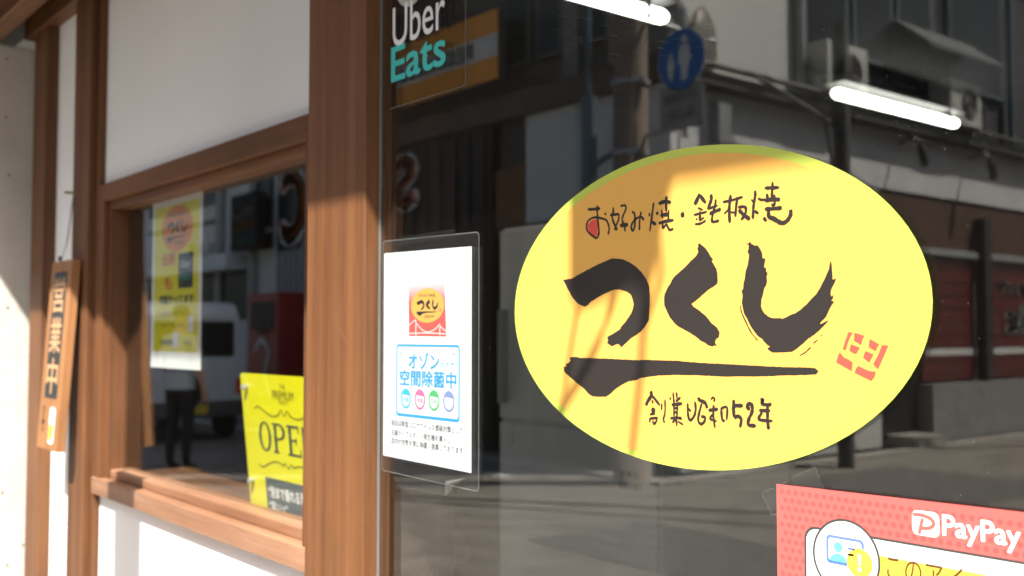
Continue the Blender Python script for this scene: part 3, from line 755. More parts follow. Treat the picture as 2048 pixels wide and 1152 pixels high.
obj('cord', MB().tube([(WBd * .22, 0.01, -0.002), (WBd * .45, .012, .055), (nail.x - bo_top.x, 0.012, nail.z - bd.location.z)], 0.0016, 6), mat('cord', (0.1, 0.1, 0.1)), bd, local=True)
obj('eyelet', MB().tube([(WBd * .22, 0.008, .004), (WBd * .24, .008, .016)], .0045, 8), INK, bd, local=True)
nl = MB().tube([(nail.x, 0.028, nail.z), (nail.x, 0.056, nail.z)], 0.004, 8)
tag(obj('nail', nl, mat('brass nail', (0.5, 0.45, 0.3), 0.3, metal=0.8)), 'small brass nail in the wooden post holding the signboard cord', 'nail')

# ------------------------------------------------------------------ poster behind the small glass
YQ = G2 + 0.007
ps = thing('yellow_poster', 'tall yellow poster with orange oval logo and black square inside small window', 'poster', (P(350, 740, YQ).x, YQ, P(350, 742, YQ).z))
a_, b_ = P(303, 600, YQ).x, P(403, 600, YQ).x
zt_ = P(403, 378, YQ).z; zb2 = P(403, 741, YQ).z
POY = mat('yellow poster print', (0.76, 0.71, 0.018), 0.5, 0.3, 0.03, 10)
obj('sheet', MB().prism([(a_, zb2), (b_, zb2), (b_, zt_), (a_, zt_)], YQ, YQ + .0004), PAPER, ps)
mx_ = (b_ - a_) * .06
obj('yellow_print', MB().flat([(a_ + mx_, zb2 + .040), (b_ - mx_, zb2 + .040), (b_ - mx_, zt_ - .02), (a_ + mx_, zt_ - .02)], YQ - .0004), POY, ps)
W_ = b_ - a_; H_ = zt_ - zb2
PO_OR = mat('poster orange', (0.75, 0.27, 0.05), 0.5, var=0)
logo(ps, a_ + W_ * .52, zt_ - H_ * .19, W_ * .31, H_ * .135, YQ - .0008, INK, PO_OR, None, V_RED, main=False, dy=.0002)
def ptx(body, mtl, u, v, w_, h_, bold=0.0):
    text('lettering', body, mtl, ps, a_ + W_ * u, zb2 + H_ * v, W_ * w_, H_ * h_, YQ - .0012, bold)
obj('black_square', MB().flat([(a_ + W_ * .56, zb2 + H_ * .46), (a_ + W_ * .84, zb2 + H_ * .46), (a_ + W_ * .84, zb2 + H_ * .66), (a_ + W_ * .56, zb2 + H_ * .66)], YQ - .0008), INK, ps)
text('lettering', 'Uber', UW, ps, a_ + W_ * .60, zb2 + H_ * .575, W_ * .20, H_ * .045, YQ - .0012)
text('lettering', 'Eats', UT, ps, a_ + W_ * .60, zb2 + H_ * .505, W_ * .20, H_ * .045, YQ - .0012)
ptx('出前', V_RED, .24, .60, .26, .075, .02)
ptx('も', V_RED, .28, .46, .15, .07, .03)
ptx('宅配やってます', INK, .18, .375, .68, .05, .03)
ptx('ご注文は', INK, .18, .30, .25, .03)
ptx('スマートフォンから', INK, .22, .235, .45, .028)
ptx('営業時間', INK, .22, .135, .25, .032, .01); ptx('から', INK, .68, .135, .16, .03)
for u, v in ((.76, .21), (.47, .12)):
    obj('white_label', MB().flat([(a_ + W_ * u, zb2 + H_ * v), (a_ + W_ * (u + .11), zb2 + H_ * v), (a_ + W_ * (u + .11), zb2 + H_ * (v + .09)), (a_ + W_ * u, zb2 + H_ * (v + .09))], YQ - .0016), PAPER, ps)

# ------------------------------------------------------------------ open sign leaning inside the small window
YO = G2 + 0.012
ol = P(480, 746, YO)
OW, OH = 0.40, P(480, 746, YO).z - P(505, 1030, YO + .03).z
osn = thing('open_sign', 'bright yellow sign reading OPEN with a black panel leaning inside small window', 'sign', (ol.x, YO, ol.z), rot=(R(-5.5), 0, 0))
# rotation about x: lower edge goes deeper into the shop
osn.rotation_euler = (R(5.8), 0, 0)
OPY = mat('fluorescent yellow acrylic', (0.78, 0.74, 0.008), 0.3, 0.5, 0.0)
obj('panel', MB().prism(rrect(0, OW, -OH, 0, .008), 0, .004), OPY, osn, local=True)
kx = P(560, 800, YO)
def ot(u_px): return P(u_px, 800, YO).x - ol.x
TEALK = mat('sign slate ink', (0.045, 0.06, 0.07), 0.4, var=0)
OLIVE = mat('sign olive ink', (0.20, 0.19, 0.03), 0.4, var=0)
sc_o = ot(545) - 0
def vz(py, px=545): return P(px, py, YO + .015).z - ol.z
# letters O P E N drawn as contrast strokes
zc0, zc1 = vz(905, 545), vz(843, 530)
oh = zc1 - zc0
def letter(ch, x, w_):
    mb = MB(); th, tn = w_ * .20, w_ * .06
    y = -0.0008
    if ch == 'O':
        ring(mb, ell(x + w_ / 2, zc0 + oh / 2, w_ / 2, oh / 2 * 1.02, 40), ell(x + w_ / 2, zc0 + oh / 2, w_ / 2 - th, oh / 2 - tn, 40), y)
    if ch in 'PE':
        mb.box(x + w_ * .12, x + w_ * .12 + th, y, y + .0003, zc0, zc1)
        mb.box(x, x + w_ * .45, y - .0002, y, zc0, zc0 + tn)
        mb.box(x, x + w_ * .6, y - .0002, y, zc1 - tn, zc1)
    if ch == 'P':
        n_ = 20
        o_ = [(x + w_ * .5 + w_ * .5 * math.cos(t), zc1 - oh * .27 + oh * .27 * math.sin(t)) for t in [math.pi / 2 - math.pi * i / n_ for i in range(n_ + 1)]]
        i_ = [(x + w_ * .5 + (w_ * .5 - th) * math.cos(t), zc1 - oh * .27 + (oh * .27 - tn) * math.sin(t)) for t in [math.pi / 2 - math.pi * i / n_ for i in range(n_ + 1)]]
        mb.add([(a, y - .0004, b) for a, b in o_ + i_], [(i, i + 1, n_ + 2 + i, n_ + 1 + i) for i in range(n_)])
        mb.box(x + w_ * .2, x + w_ * .55, y - .0006, y - .0004, zc1 - oh * .54, zc1 - oh * .54 + tn)
    if ch == 'E':
        mb.box(x, x + w_, y - .0002, y, zc0, zc0 + tn * 1.2); mb.box(x, x + w_ * .92, y - .0004, y - .0002, zc1 - tn * 1.2, zc1)
        mb.box(x + w_ * .2, x + w_ * .7, y - .0002, y, zc0 + oh * .48, zc0 + oh * .48 + tn)
        mb.box(x + w_ - tn, x + w_, y - .0004, y - .0002, zc0, zc0 + oh * .25); mb.box(x + w_ * .92 - tn, x + w_ * .92, y - .0006, y - .0004, zc1 - oh * .22, zc1)
        mb.box(x + w_ * .7 - tn, x + w_ * .7, y - .0006, y - .0004, zc0 + oh * .38, zc0 + oh * .62)
    if ch == 'N':
        mb.box(x, x + tn * 1.5, y, y + .0003, zc0, zc1); mb.box(x + w_, x + w_ + tn * 1.5, y, y + .0003, zc0, zc1)
        mb.add([(x, y - .0002, zc1), (x + th, y - .0002, zc1), (x + w_ + tn, y - .0002, zc0), (x + w_ + tn - th, y - .0002, zc0)], [(0, 1, 2, 3)])
    obj('letter', mb, TEALK, osn, local=True)
lo, lw = ot(508), ot(532) - ot(508)
for i, ch in enumerate('OPEN'): letter(ch, lo + i * lw * 1.14, lw)
mid = lo + lw * 2.2
text('lettering', 'THE', OLIVE, osn, mid - .012, vz(775), .024, .009, -.0008, local=True)
text('lettering', 'PREMIUM', OLIVE, osn, mid - .045, vz(797), .09, .018, -.0008, .01, local=True)
text('lettering', "MALT'S", OLIVE, osn, mid - .018, vz(806), .036, .008, -.0008, local=True)
for zz, sg in ((vz(825), 1), (vz(930), -1)):
    for s_ in (-1, 1):
        pts = [(mid + s_ * t, zz + sg * dz) for t, dz in ((.018, .0), (.05, -.007 if s_ < 0 else -.007), (.085, .0), (.115, .010), (.135, .004))]
        obj('flourish', stroke(MB(), pts, .0028, -.0008), OLIVE, osn, local=True)
    obj('flourish', stroke(MB(), [(mid - .025, zz), (mid - .012, zz + .007), (mid, zz - .003), (mid + .012, zz + .007), (mid + .025, zz)], .0026, -.0009), OLIVE, osn, local=True)
bxl = ot(513) + .0; bz1 = vz(955, 527)
SL = mat('slate panel print', (0.065, 0.095, 0.11), 0.4, 0.4, 0)
obj('slate_panel', MB().flat([(bxl, -OH + .002), (OW - .03, -OH + .002), (OW - .03, bz1), (bxl, bz1)], -.0006), SL, osn, local=True)
text('lettering', '“泡まで香れる泡まで”', PAPER, osn, bxl + .012, bz1 - .040, .21, .024, -.0012, .03, local=True)
text('lettering', '“旨いッ”', PAPER, osn, bxl + .012, bz1 - .068, .08, .021, -.0012, .03, local=True)
text('lettering', 'ザ・プレミアム・モルツ', mat('pale grey print', (0.4, 0.42, 0.44), 0.4, var=0), osn, bxl + .012, bz1 - .094, .15, .014, -.0012, .0, local=True)
for u, v in ((.028, -.028), (OW - .06, -.028), (.022, -OH + .075)):
    h_ = obj('pin', MB().tube([(u, -.012, v), (u, 0, v)], [.006, .007], 12), mat('clear pin', (0.5, 0.5, 0.48), 0.2, 0.6, 0, metal=0.5), osn, local=True)

# ------------------------------------------------------------------ interior lamps, partition
TUBE = mat('lit tube', (0.9, 0.9, 0.85), 0.4, var=0, emit=(1.0, 0.97, 0.88), es=3.0)
LH = mat('lamp housing', (0.12, 0.12, 0.12), 0.5, var=0)
def INp(px, py, z):            # point seen straight through the glass at height z
    d = ray(px, py); return CAM + d * ((z - CAM.z) / d.z)
def lamp(a, b, label):
    a = Vector(a); b = Vector(b)
    t = thing('tube_lamp', label, 'lamp', ((a.x + b.x) / 2, (a.y + b.y) / 2, ZC), group='lit tube lamps on the shop ceiling')
    d = (b - a).normalized()
    obj('housing', MB().box(a.x - .06, a.x + .06, a.y, b.y, a.z + .045, a.z + .075), LH, t)
    n_ = 8; pts = [a + d * (.045 * (1 - math.cos(math.pi / 2 * i / 4))) for i in range(5)] + [b - d * (.045 * (1 - math.cos(math.pi / 2 * i / 4))) for i in range(4, -1, -1)]
    rs = [.027 * max(.15, math.sin(math.pi / 2 * i / 4)) for i in range(5)] + [.027 * max(.15, math.sin(math.pi / 2 * i / 4)) for i in range(4, -1, -1)]
    obj('tube', MB().tube(pts, rs, 14), TUBE, t, smooth=True)
    for q in (b - d * .12,): obj('clip', MB().box(q.x - .028, q.x + .028, q.y - .006, q.y + .006, q.z - .026, q.z + .044), BLK, t)
ZL = 2.545
e2 = INp(1922, 247, ZL); e2b = INp(1698, 178, ZL)
lamp((e2.x - .02, e2b.y, ZL), (e2.x - .02, e2.y, ZL), 'lit white tube lamp on the ceiling above the oval sticker at right')
e1 = INp(1335, 37, ZL)
lamp((e1.x, e1.y - 1.25, ZL), (e1.x, e1.y, ZL), 'lit white tube lamp nearest the glass at the top edge')

def IY(px, py, Y): return P(px, py, Y)
yp_ = 1.3
q0, q1 = IY(998, 500, yp_), IY(1312, 500, yp_)
pn = thing('refrigerator', 'tall pale grey cabinet standing inside the shop behind the window', 'cabinet', ((q0.x + q1.x) / 2, yp_, 0.07))
CAB = mat('pale cabinet', (0.74, 0.76, 0.77), 0.5, 0.4, 0.08, 3)
zt3 = IY(1150, 438, yp_).z
obj('cabinet_body', MB().box(q0.x, q1.x, yp_ + .012, yp_ + .6, 0.07, zt3), CAB, pn, bevel=.01)
zsp = IY(1150, 850, yp_).z
obj('door', MB().box(q0.x + .004, q1.x - .004, yp_, yp_ + .011, zsp, zt3 - .01), CAB, pn, bevel=.004)
obj('door', MB().box(q0.x + .004, q1.x - .004, yp_, yp_ + .011, 0.1, zsp - .012), CAB, pn, bevel=.004)
obj('handle', MB().box(q0.x + .03, q0.x + .05, yp_ - .03, yp_ - .001, zsp + .05, zsp + .35), STEEL, pn)
w1, w2 = IY(1215, 930, yp_ - .003), IY(1310, 930, yp_ - .003)
zn0, zn1 = IY(1262, 988, yp_ - .003).z, IY(1262, 800, yp_ - .003).z
nt_ = thing('paper_notice', 'white paper notice stuck on the pale cabinet inside', 'notice', ((w1.x + w2.x) / 2, yp_, zn0))
obj('paper', MB().box(w1.x, w2.x, yp_ - .003, yp_ - .002, zn0, zn1), PAPER, nt_)
text('lettering', '休業日', GREYINK, nt_, w1.x + .05, zn0 + .045, .07, .018, yp_ - .0036)
text('lettering', '毎週火曜日', GREYINK, nt_, w1.x + .045, zn0 + .012, .09, .018, yp_ - .0036)
q0, q1 = IY(1340, 500, 1.9), IY(1440, 500, 1.9)
pc = thing('waist_cabinet', 'slim beige cabinet below the oval sticker, inside to the right of the pale cabinet', 'cabinet', ((q0.x + q1.x) / 2, 1.9, 0.07))
obj('cabinet_body', MB().box(q0.x, q1.x, 1.9, 2.3, 0.07, 1.25), mat('beige cabinet paint', (0.34, 0.32, 0.28), 0.6), pc, bevel=.006)
obj('cabinet_top', MB().box(q0.x - .01, q1.x + .01, 1.89, 2.31, 1.2505, 1.27), LH, pc)
# counter and stools inside so the room is not bare
ct = thing('counter', 'dark wooden counter inside the shop', 'counter', (0.3, 4.2, .07))
obj('counter_top', MB().box(-0.9, 1.5, 4.0, 4.6, .95, 1.0), W_DARK, ct, bevel=.005)
obj('counter_front', MB().box(-0.85, 1.45, 4.1, 4.5, .07, .949), DARKWALL, ct)

# dust and fine scratches on the glass
ds = MB()
for i in range(420):
    if i < 260: px, py = random.gauss(1810, 75), random.gauss(215, 36)
    else: px, py = random.uniform(800, 2048), random.uniform(0, 1100)
    if px > 2048 or py < 0: continue
    q = P(px, py, 0); r0 = random.uniform(.00012, .0004)
    ds.flat(ell(q.x, q.z, r0, r0, 5), -.0002)
for i in range(70):
    px, py = random.uniform(1100, 1420), random.uniform(20, 110)
    q = P(px, py, 0); l = random.uniform(.004, .018)
    ds.flat([(q.x, q.z), (q.x + l, q.z - l * .35), (q.x + l, q.z - l * .35 + .0001), (q.x, q.z + .0001)], -.0002)
tag(obj('window_dust', ds, mat('pale dust', (0.32, 0.32, 0.31), 0.8, var=0)), 'fine pale dust specks and scratches on the big glass', 'dust', kind='stuff')

# ================================================================== the street seen mirrored
BY, BX = -7.2, -7.2
def SX(px, Y=BY): return MYp(px, 600, Y).x
def SZ(px, py, Y=BY): return MYp(px, py, Y).z
def SY(px): return MXp(px, 600, BX).y
def SZX(px, py): return MXp(px, py, BX).z

WIRE_ = mat('cable black', (0.02, 0.02, 0.02), 0.5, var=0)
WPAN = mat('white street cladding', (0.62, 0.63, 0.62), 0.6, 0.3, 0.06, 1.5)
GPAN = mat('grey white wall', (0.60, 0.60, 0.57), 0.6, 0.3, 0.06, 1.5)
REDP = mat('red shopfront panel', (0.11, 0.011, 0.010), 0.4, 0.4, 0.1, 2)
BROWN = mat('brown panel', (0.09, 0.045, 0.03), 0.6, 0.3, 0.2, 2)
DKG = mat('dark glass', (0.012, 0.014, 0.016), 0.25, 0.25, 0)
LEDGE = mat('dark ledge metal', (0.10, 0.095, 0.09), 0.5, 0.4, 0.1)
#TEALG = mat('teal shade', (0.03, 0.06, 0.065), 0.4, 0.4, 0.2)

cb = thing('corner_building', 'white clad corner building across the street with red shopfront, mirrored in the window', 'building', (-10, -9, 0))
XW = -13.4
obj('wall_core', MB().box(XW, BX - .12, -24, BY - .12, 0, 7.6), mat('core wall', (0.10, 0.085, 0.075), 0.8, var=0.2), cb)
# --- front (parallel to the shop)
zL = 4.1
obj('storey_beam', MB().box(XW, BX + .04, BY - .12, BY + .10, zL, zL + .30), mat('brown beam', (0.12, 0.08, 0.055), 0.7, var=0.2), cb)
xs_ = [SX(p) for p in (1050, 1155, 1235, 1345)]
xs_[-1] = BX
for i in range(3):
    obj('fascia_panel', MB().box(xs_[i] + .012, xs_[i + 1] - .012, BY - .12, BY, 2.78, zL - .003), WPAN, cb)
obj('red_trim', MB().box(SX(1000), BX - .01, BY - .12, BY + .04, 2.68, 2.777), REDP, cb)
obj('orange_panel', MB().box(SX(990), xs_[0] - .01, BY - .12, BY - .01, 2.78, SZ(1020, 335)), mat('rust panel', (0.20, 0.09, 0.035), 0.6), cb)
obj('shop_opening', MB().box(SX(1010), BX - .3, BY - .119, BY - .08, 0.1, 2.66), DKG, cb)
for i in range(7):
    x = SX(1010) + i * (BX - .3 - SX(1010)) / 6
    obj('mullion', MB().box(x - .03, x + .03, BY - .08, BY - .03, 0.1, 2.66), LEDGE, cb)
# dark timber part on the left
obj('timber_wall', MB().box(XW, SX(985), BY - .12, BY + .02, 0.02, zL - .003), W_DARK, cb)
for i in range(10):
    x = XW + .15 + i * (SX(985) - XW - .3) / 9
    obj('batten', MB().box(x - .03, x + .03, BY + .02, BY + .05, 0.9, zL - .1), W_DARK, cb)
# upper windows
for a, b in ((1000, 1055), (1070, 1120), (1160, 1215)):
    f = obj('window', MB().box(SX(a), SX(b), BY - .12, BY - .02, 4.75, 6.4), LEDGE, cb)
    obj('pane', MB().box(SX(a) + .05, SX(b) - .05, BY - .02, BY - .012, 4.8, 6.35), DKG, f)
obj('upper_cladding', MB().box(SX(1125), SX(1155), BY - .12, BY - .005, 4.41, 7.4), mat('grey street cladding', (0.20, 0.19, 0.175), 0.7, var=0.15), cb)
obj('upper_cladding', MB().box(SX(1217), BX, BY - .12, BY - .004, 4.41, 7.4), mat('grey street cladding', (0.20, 0.19, 0.175)), cb)
# --- side (facing +x)
ys_ = [SY(p) for p in (1345, 1600)]
obj('upper_wall', MB().box(BX - .12, BX, ys_[1], BY - .13, zL + .16, 7.4), GPAN, cb)
obj('ledge', MB().box(BX - .12, BX + .22, -22, BY - .13, zL - .02, zL + .10), LEDGE, cb)
yy = BY - .13; k = 0
while yy > -15.5:
    y2 = yy - .62
    obj('fascia_panel', MB().box(BX - .12, BX + .0, y2 + .012, yy, 3.32, zL - .025), WPAN, cb)
    yy = y2
obj('corner_wall', MB().box(BX - .12, BX - .01, SY(1760), BY - .13, 0.02, 3.30), GPAN, cb)
obj('brown_panel', MB().box(BX - .12, BX - .03, -15.5, SY(1765), 2.62, 3.30), BROWN, cb)
obj('white_rail', MB().box(BX - .12, BX + .05, -15.5, SY(1765), 2.52, 2.61), mat('pale rail', (0.30, 0.31, 0.31), 0.5), cb)
yb = SY(1840)
for a, b in ((1845, 1950), (1975, 2110), (2125, 2300)):
    ya, yb_ = SY(a), max(SY(b), -19)
    obj('shutter', MB().box(BX - .12, BX - .02, yb_, ya, .82, 2.50), REDP, cb)
obj('white_stripe', MB().box(BX - .02, BX - .012, -19, SY(1850), 1.16, 1.25), WPAN, cb)
for a in (1962, 2117):
    obj('mullion', MB().box(BX - .02, BX + .12, SY(a) - .1, SY(a) + .1, .79, 3.1), mat('black pillar', (0.02, 0.02, 0.022), 0.5), cb)
obj('dark_door', MB().box(BX - .12, BX - .05, SY(1838), SY(1765), .1, 2.5), DKG, cb)
obj('base_wall', MB().box(BX - .12, BX + .12, -19, SY(1845), .02, .78), mat('grey base', (0.22, 0.22, 0.21), 0.8, var=0.2), cb)
obj('step', MB().box(BX - .1, BX + .4, SY(1830), SY(1775), .02, .16), mat('gutter concrete', (0.3, 0.28, 0.25)), cb)
# lettering on the red shutters (reads mirrored in the glass)
def side_text(body, ya, yb_, z0_, h_, mtl):
    o = text('lettering', body, mtl, cb, 0, 0, abs(ya - yb_), h_, 0, .04, local=True)
    off = base(cb)
    for v in o.data.vertices:
        x, z = v.co.x, v.co.z
        v.co = Vector((BX + .01, ya + x, z0_ + z)) - off     # seen from +x the writing runs towards +y
    return o
side_text('Organic', SY(2190), SY(2010), 1.35, .55, WPAN)
side_text('RESTAURANT', SY(2160), SY(1998), 2.05, .16, WPAN)
# upper side windows and shutters boxes
for a, b, c, d in ((1612, 1700, -5, 150), (1712, 1790, -20, 130), (1800, 1870, -30, 110), (1905, 2010, -30, 190)):
    z0_, z1_ = SZX((a + b) / 2, d), SZX((a + b) / 2, c)
    f = obj('window', MB().box(BX - .11, BX + .03, SY(b), SY(a), z0_, z1_ + .6), mat('window frame teal', (0.10, 0.14, 0.16), 0.4), cb)
    obj('pane', MB().box(BX + .03, BX + .036, SY(b) + .06, SY(a) - .06, z0_ + .06, z1_ + .5), DKG, f)
obj('drain_pipe', MB().tube([(BX + .06, SY(1597), zL + .12), (BX + .06, SY(1597), 7.4)], .06, 10), mat('pipe grey', (0.35, 0.35, 0.33), 0.5), cb)
obj('drain_pipe', MB().tube([(BX + .06, SY(2022), zL + .12), (BX + .06, SY(2022), 7.4)], .05, 10), mat('pipe teal', (0.16, 0.22, 0.24), 0.5), cb)
obj('corrugated_wall', MB().box(BX - .12, BX - .05, -22, ys_[1], zL + .16, 7.4), mat('dark corrugated', (0.045, 0.047, 0.05), 0.6), cb)
obj('awning', MB().add([(BX, SY(1945), zL + 1.5), (BX, SY(1790), zL + 1.5), (BX + .55, SY(1790), zL + 1.05), (BX + .55, SY(1945), zL + 1.05),
                        (BX, SY(1945), zL + 1.45), (BX, SY(1790), zL + 1.45), (BX + .55, SY(1790), zL + 1.0), (BX + .55, SY(1945), zL + 1.0)],
                       [(0, 1, 2, 3), (7, 6, 5, 4), (0, 4, 5, 1), (1, 5, 6, 2), (2, 6, 7, 3), (3, 7, 4, 0)]), mat('awning grey', (0.05, 0.055, 0.06), 0.7), cb)
for i in range(9):
    y = ys_[1] - .25 - i * .62
    obj('cladding_rib', MB().box(BX - .05, BX - .03, y - .03, y, zL + .16, 7.4), LEDGE, cb)
for i, (a, b) in enumerate(((1850, 1950), (1975, 2105))):
    for k in range(9):
        zz = .9 + k * .18
        obj('shutter_slat', MB().box(BX - .02, BX - .012, max(SY(b), -19), SY(a), zz, zz + .012), mat('slat groove', (0.07, 0.01, 0.008), 0.5), cb)
obj('gutter_pipe', MB().tube([(BX + .26, -22, zL + .16), (BX + .26, BY - .1, zL + .16)], .035, 8), LEDGE, cb)
obj('junction_box', MB().box(BX + .001, BX + .14, SY(1420) - .2, SY(1420), 3.5, 3.95), STEEL, cb)
obj('cable', MB().tube([(BX + .05, SY(1420) - .1, 3.5), (BX + .06, SY(1440), 3.1), (BX + .05, SY(1560), 3.25), (BX + .05, SY(1690), 2.9)], .015, 6), WIRE_, cb)
obj('roof', MB().box(XW - .2, BX + .35, -24.2, BY + .35, 7.4, 7.6), LEDGE, cb)

def ac_unit(px0, px1, label):
    y1_, y0_ = SY(px0), SY(px1)
    t = thing('air_conditioner', label, 'air conditioner', (BX + .2, (y0_ + y1_) / 2, zL + .1), group='outdoor air conditioners on the ledge')
    y0_ = max(y0_, y1_ - .85)
    obj('casing', MB().box(BX + .02, BX + .34, y0_, y1_, zL + .17, zL + .78), mat('ac casing', (0.50, 0.50, 0.46), 0.5), t, bevel=.015)
    c = ((y0_ + y1_) / 2 - .08)
    fr = MB()
    for rr in (.06, .11, .16, .21):
        pts = [(BX + .345, c + rr * math.cos(2 * math.pi * i / 20), zL + .47 + rr * math.sin(2 * math.pi * i / 20)) for i in range(21)]
        fr.tube(pts, .006, 4, caps=False)
    obj('fan_guard', fr, mat('ac guard', (0.3, 0.3, 0.28)), t)
    obj('fan_recess', MB().tube([(BX + .335, c, zL + .47), (BX + .343, c, zL + .47)], .22, 24), mat('ac recess', (0.04, 0.04, 0.04)), t)
    for yk in (y0_ + .12, y1_ - .12): obj('foot', MB().box(BX + .05, BX + .3, yk - .03, yk + .03, zL + .101, zL + .169), STEEL, t)
ac_unit(1610, 1705, 'cream outdoor air conditioner on the ledge nearest the building corner')
ac_unit(1860, 1935, 'cream outdoor air conditioner on the ledge farther along the side street')

def bracket_lamp(px, label):
    y = SY(px)
    t = thing('bracket_lamp', label, 'lamp', (BX + .1, y, 3.9), group='small lamps below the ledge')
    obj('arm', MB().tube([(BX, y, 3.95), (BX + .22, y, 4.0), (BX + .3, y, 3.9)], .02, 8), LEDGE, t)
    obj('lamp_shade', MB().tube([(BX + .3, y, 3.93), (BX + .32, y, 3.8), (BX + .36, y, 3.6)], [.03, .06, .05], 10), mat('lamp black', (0.04, 0.03, 0.03), 0.4), t)
bracket_lamp(1803, 'small dark lamp under the ledge nearer the corner')
bracket_lamp(1943, 'small dark lamp under the ledge farther from the corner')

# striped projecting signboard
xs0, xs1 = SX(740, -6.9), SX(991, -6.9)
z1_, z0_ = SZ(991, 15, -6.9), SZ(991, 155, -6.9)
st = thing('striped_shop_sign', 'orange and grey striped shop sign mirrored beside the delivery sticker', 'sign', ((xs0 + xs1) / 2, -6.95, z0_))
ORS = mat('orange sign', (0.85, 0.33, 0.01), 0.4, var=0.05); GRS = mat('pale sign stripe', (0.62, 0.60, 0.54), 0.4, var=0.05)
h3 = (z1_ - z0_)
obj('sign_box', MB().box(xs0, xs1, -7.05, -6.93, z0_, z1_), LEDGE, st)
obj('stripe', MB().box(xs0, xs1, -6.93, -6.92, z0_, z0_ + h3 * .33), ORS, st)
obj('stripe', MB().box(xs0, xs1, -6.93, -6.92, z0_ + h3 * .33, z0_ + h3 * .66), GRS, st)
obj('stripe', MB().box(xs0, xs1, -6.93, -6.92, z0_ + h3 * .66, z1_), ORS, st)
_o = text('lettering', 'RESTAURANT', mat('sign grey letters', (0.2, 0.2, 0.2)), st, 0, 0, 2.0, h3 * .22, 0, .02, local=True)
for v in _o.data.vertices:
    x, z = v.co.x, v.co.z; v.co = Vector((xs1 - .5 - x, -6.915, z0_ + h3 * .39 + z)) - base(st)
for xk in (xs0 + .3, xs1 - .3): obj('bracket', MB().box(xk - .03, xk + .03, BY, -7.05, z0_ + .2, z0_ + .26), STEEL, st)

def front_letter(ch, px, py, h_, Y, label, g=0.0, wd=.7):
    q = MYp(px, py, Y, g)
    t = thing('channel_letter', label, 'sign letter', (q.x, Y, q.z - h_ / 2), group='orange channel letters')
    for nm, dy_, mtl, bd_, s_ in (('letter_rim', 0, mat('letter rim', (0.70, 0.69, 0.66), 0.4), .07, 1.12), ('letter_face', .03, mat('letter orange', (0.75, 0.16, 0.03), 0.35, var=0), .02, 1.0)):
        o = text(nm, ch, mtl, t, 0, 0, h_ * wd * s_, h_ * s_, 0, bd_, local=True)
        for v in o.data.vertices:
            x, z = v.co.x, v.co.z; v.co = Vector((h_ * wd * s_ / 2 - x, dy_, z - h_ * (s_ - 1) / 2))
        o.modifiers.new('s', 'SOLIDIFY').thickness = .03
    return t
front_letter('S', 808, 365, .62, BY + .12, 'orange letter S with pale rim mirrored below the striped sign')

# utility pole, conduit, traffic sign, mirror
up = MYp(1262, 600, -6.5)
ut = thing('utility_pole', 'stout brown grey utility pole mirrored above the oval sticker', 'utility pole', (up.x, up.y, 0))
obj('pole', MB().tube([(up.x, up.y, 0), (up.x, up.y, 8.6)], [.19, .15], 20), mat('pole concrete', (0.19, 0.15, 0.12), 0.8, var=0.15), ut, smooth=True)
for zz in (3.2, 3.9, 4.6): obj('band', MB().tube([(up.x, up.y, zz), (up.x, up.y, zz + .05)], .195, 20), STEEL, ut)
cx_ = MYp(1178, 600, -6.5).x
obj('conduit', MB().tube([(cx_, up.y, 2.3), (cx_, up.y, 3.9)], .085, 10).tube([(cx_, up.y, 3.9), (cx_, up.y, 6.5)], .03, 8), mat('conduit blue grey', (0.11, 0.15, 0.18), 0.4, metal=.3), ut)
obj('conduit_bracket', MB().tube([(cx_, up.y, 3.15), (up.x, up.y, 3.35)], .03, 6), mat('conduit blue grey', (0.1, 0.1, 0.1)), ut)
obj('crossarm', MB().box(up.x - .9, up.x + .9, up.y - .05, up.y + .05, 7.7, 7.8), STEEL, ut)

zs = MYp(1361, 118, -6.6)
ts = thing('traffic_sign', 'round blue pedestrian sign with a white plate below, mirrored above the oval sticker', 'traffic sign', (zs.x, zs.y, zs.z - 1.0))
SB = mat('traffic blue', (0.012, 0.13, 0.42), 0.35, var=0); SWh = mat('traffic white', (0.62, 0.63, 0.62), 0.4, var=0)
r0 = .30
def disc(cx, cz, r, y0, y1): return MB().prism(ell(cx, cz, r, r, 40), y0, y1)
obj('rim', disc(zs.x, zs.z, r0, zs.y - .02, zs.y), SWh, ts)
obj('disc_face', disc(zs.x, zs.z, r0 - .012, zs.y + .001, zs.y + .006), SB, ts)
def fig(cx, cz, k):
    mb = MB(); y = zs.y + .009
    mb.flat(ell(cx, cz + .155 * k, .035 * k, .035 * k, 14), y)
    mb.flat([(cx - .05 * k, cz + .11 * k), (cx + .05 * k, cz + .11 * k), (cx + .075 * k, cz - .03 * k), (cx + .04 * k, cz - .04 * k), (cx + .03 * k, cz - .18 * k), (cx - .03 * k, cz - .18 * k), (cx - .045 * k, cz - .04 * k), (cx - .075 * k, cz - .03 * k)], y)
    return mb
obj('adult_figure', fig(zs.x + .05, zs.z, 1.15), SWh, ts)
obj('child_figure', fig(zs.x - .12, zs.z - .06, .7), SWh, ts)
zpz = MYp(1355, 212, -6.6).z
obj('plate', MB().box(zs.x - .27, zs.x + .27, zs.y - .01, zs.y, zpz - .22, zpz + .20), mat('aged plate', (0.28, 0.27, 0.25), 0.5), ts)
for body, zz, ww in (('歩行者専用', .03, .42), ('8-20', -.13, .30)):
    o = text('lettering', body, INK, ts, 0, 0, ww, .10, 0, .0, local=True)
    for v in o.data.vertices:
        x, z = v.co.x, v.co.z; v.co = Vector((zs.x + ww / 2 - x, zs.y + .004, zpz + zz + z)) - base(ts)
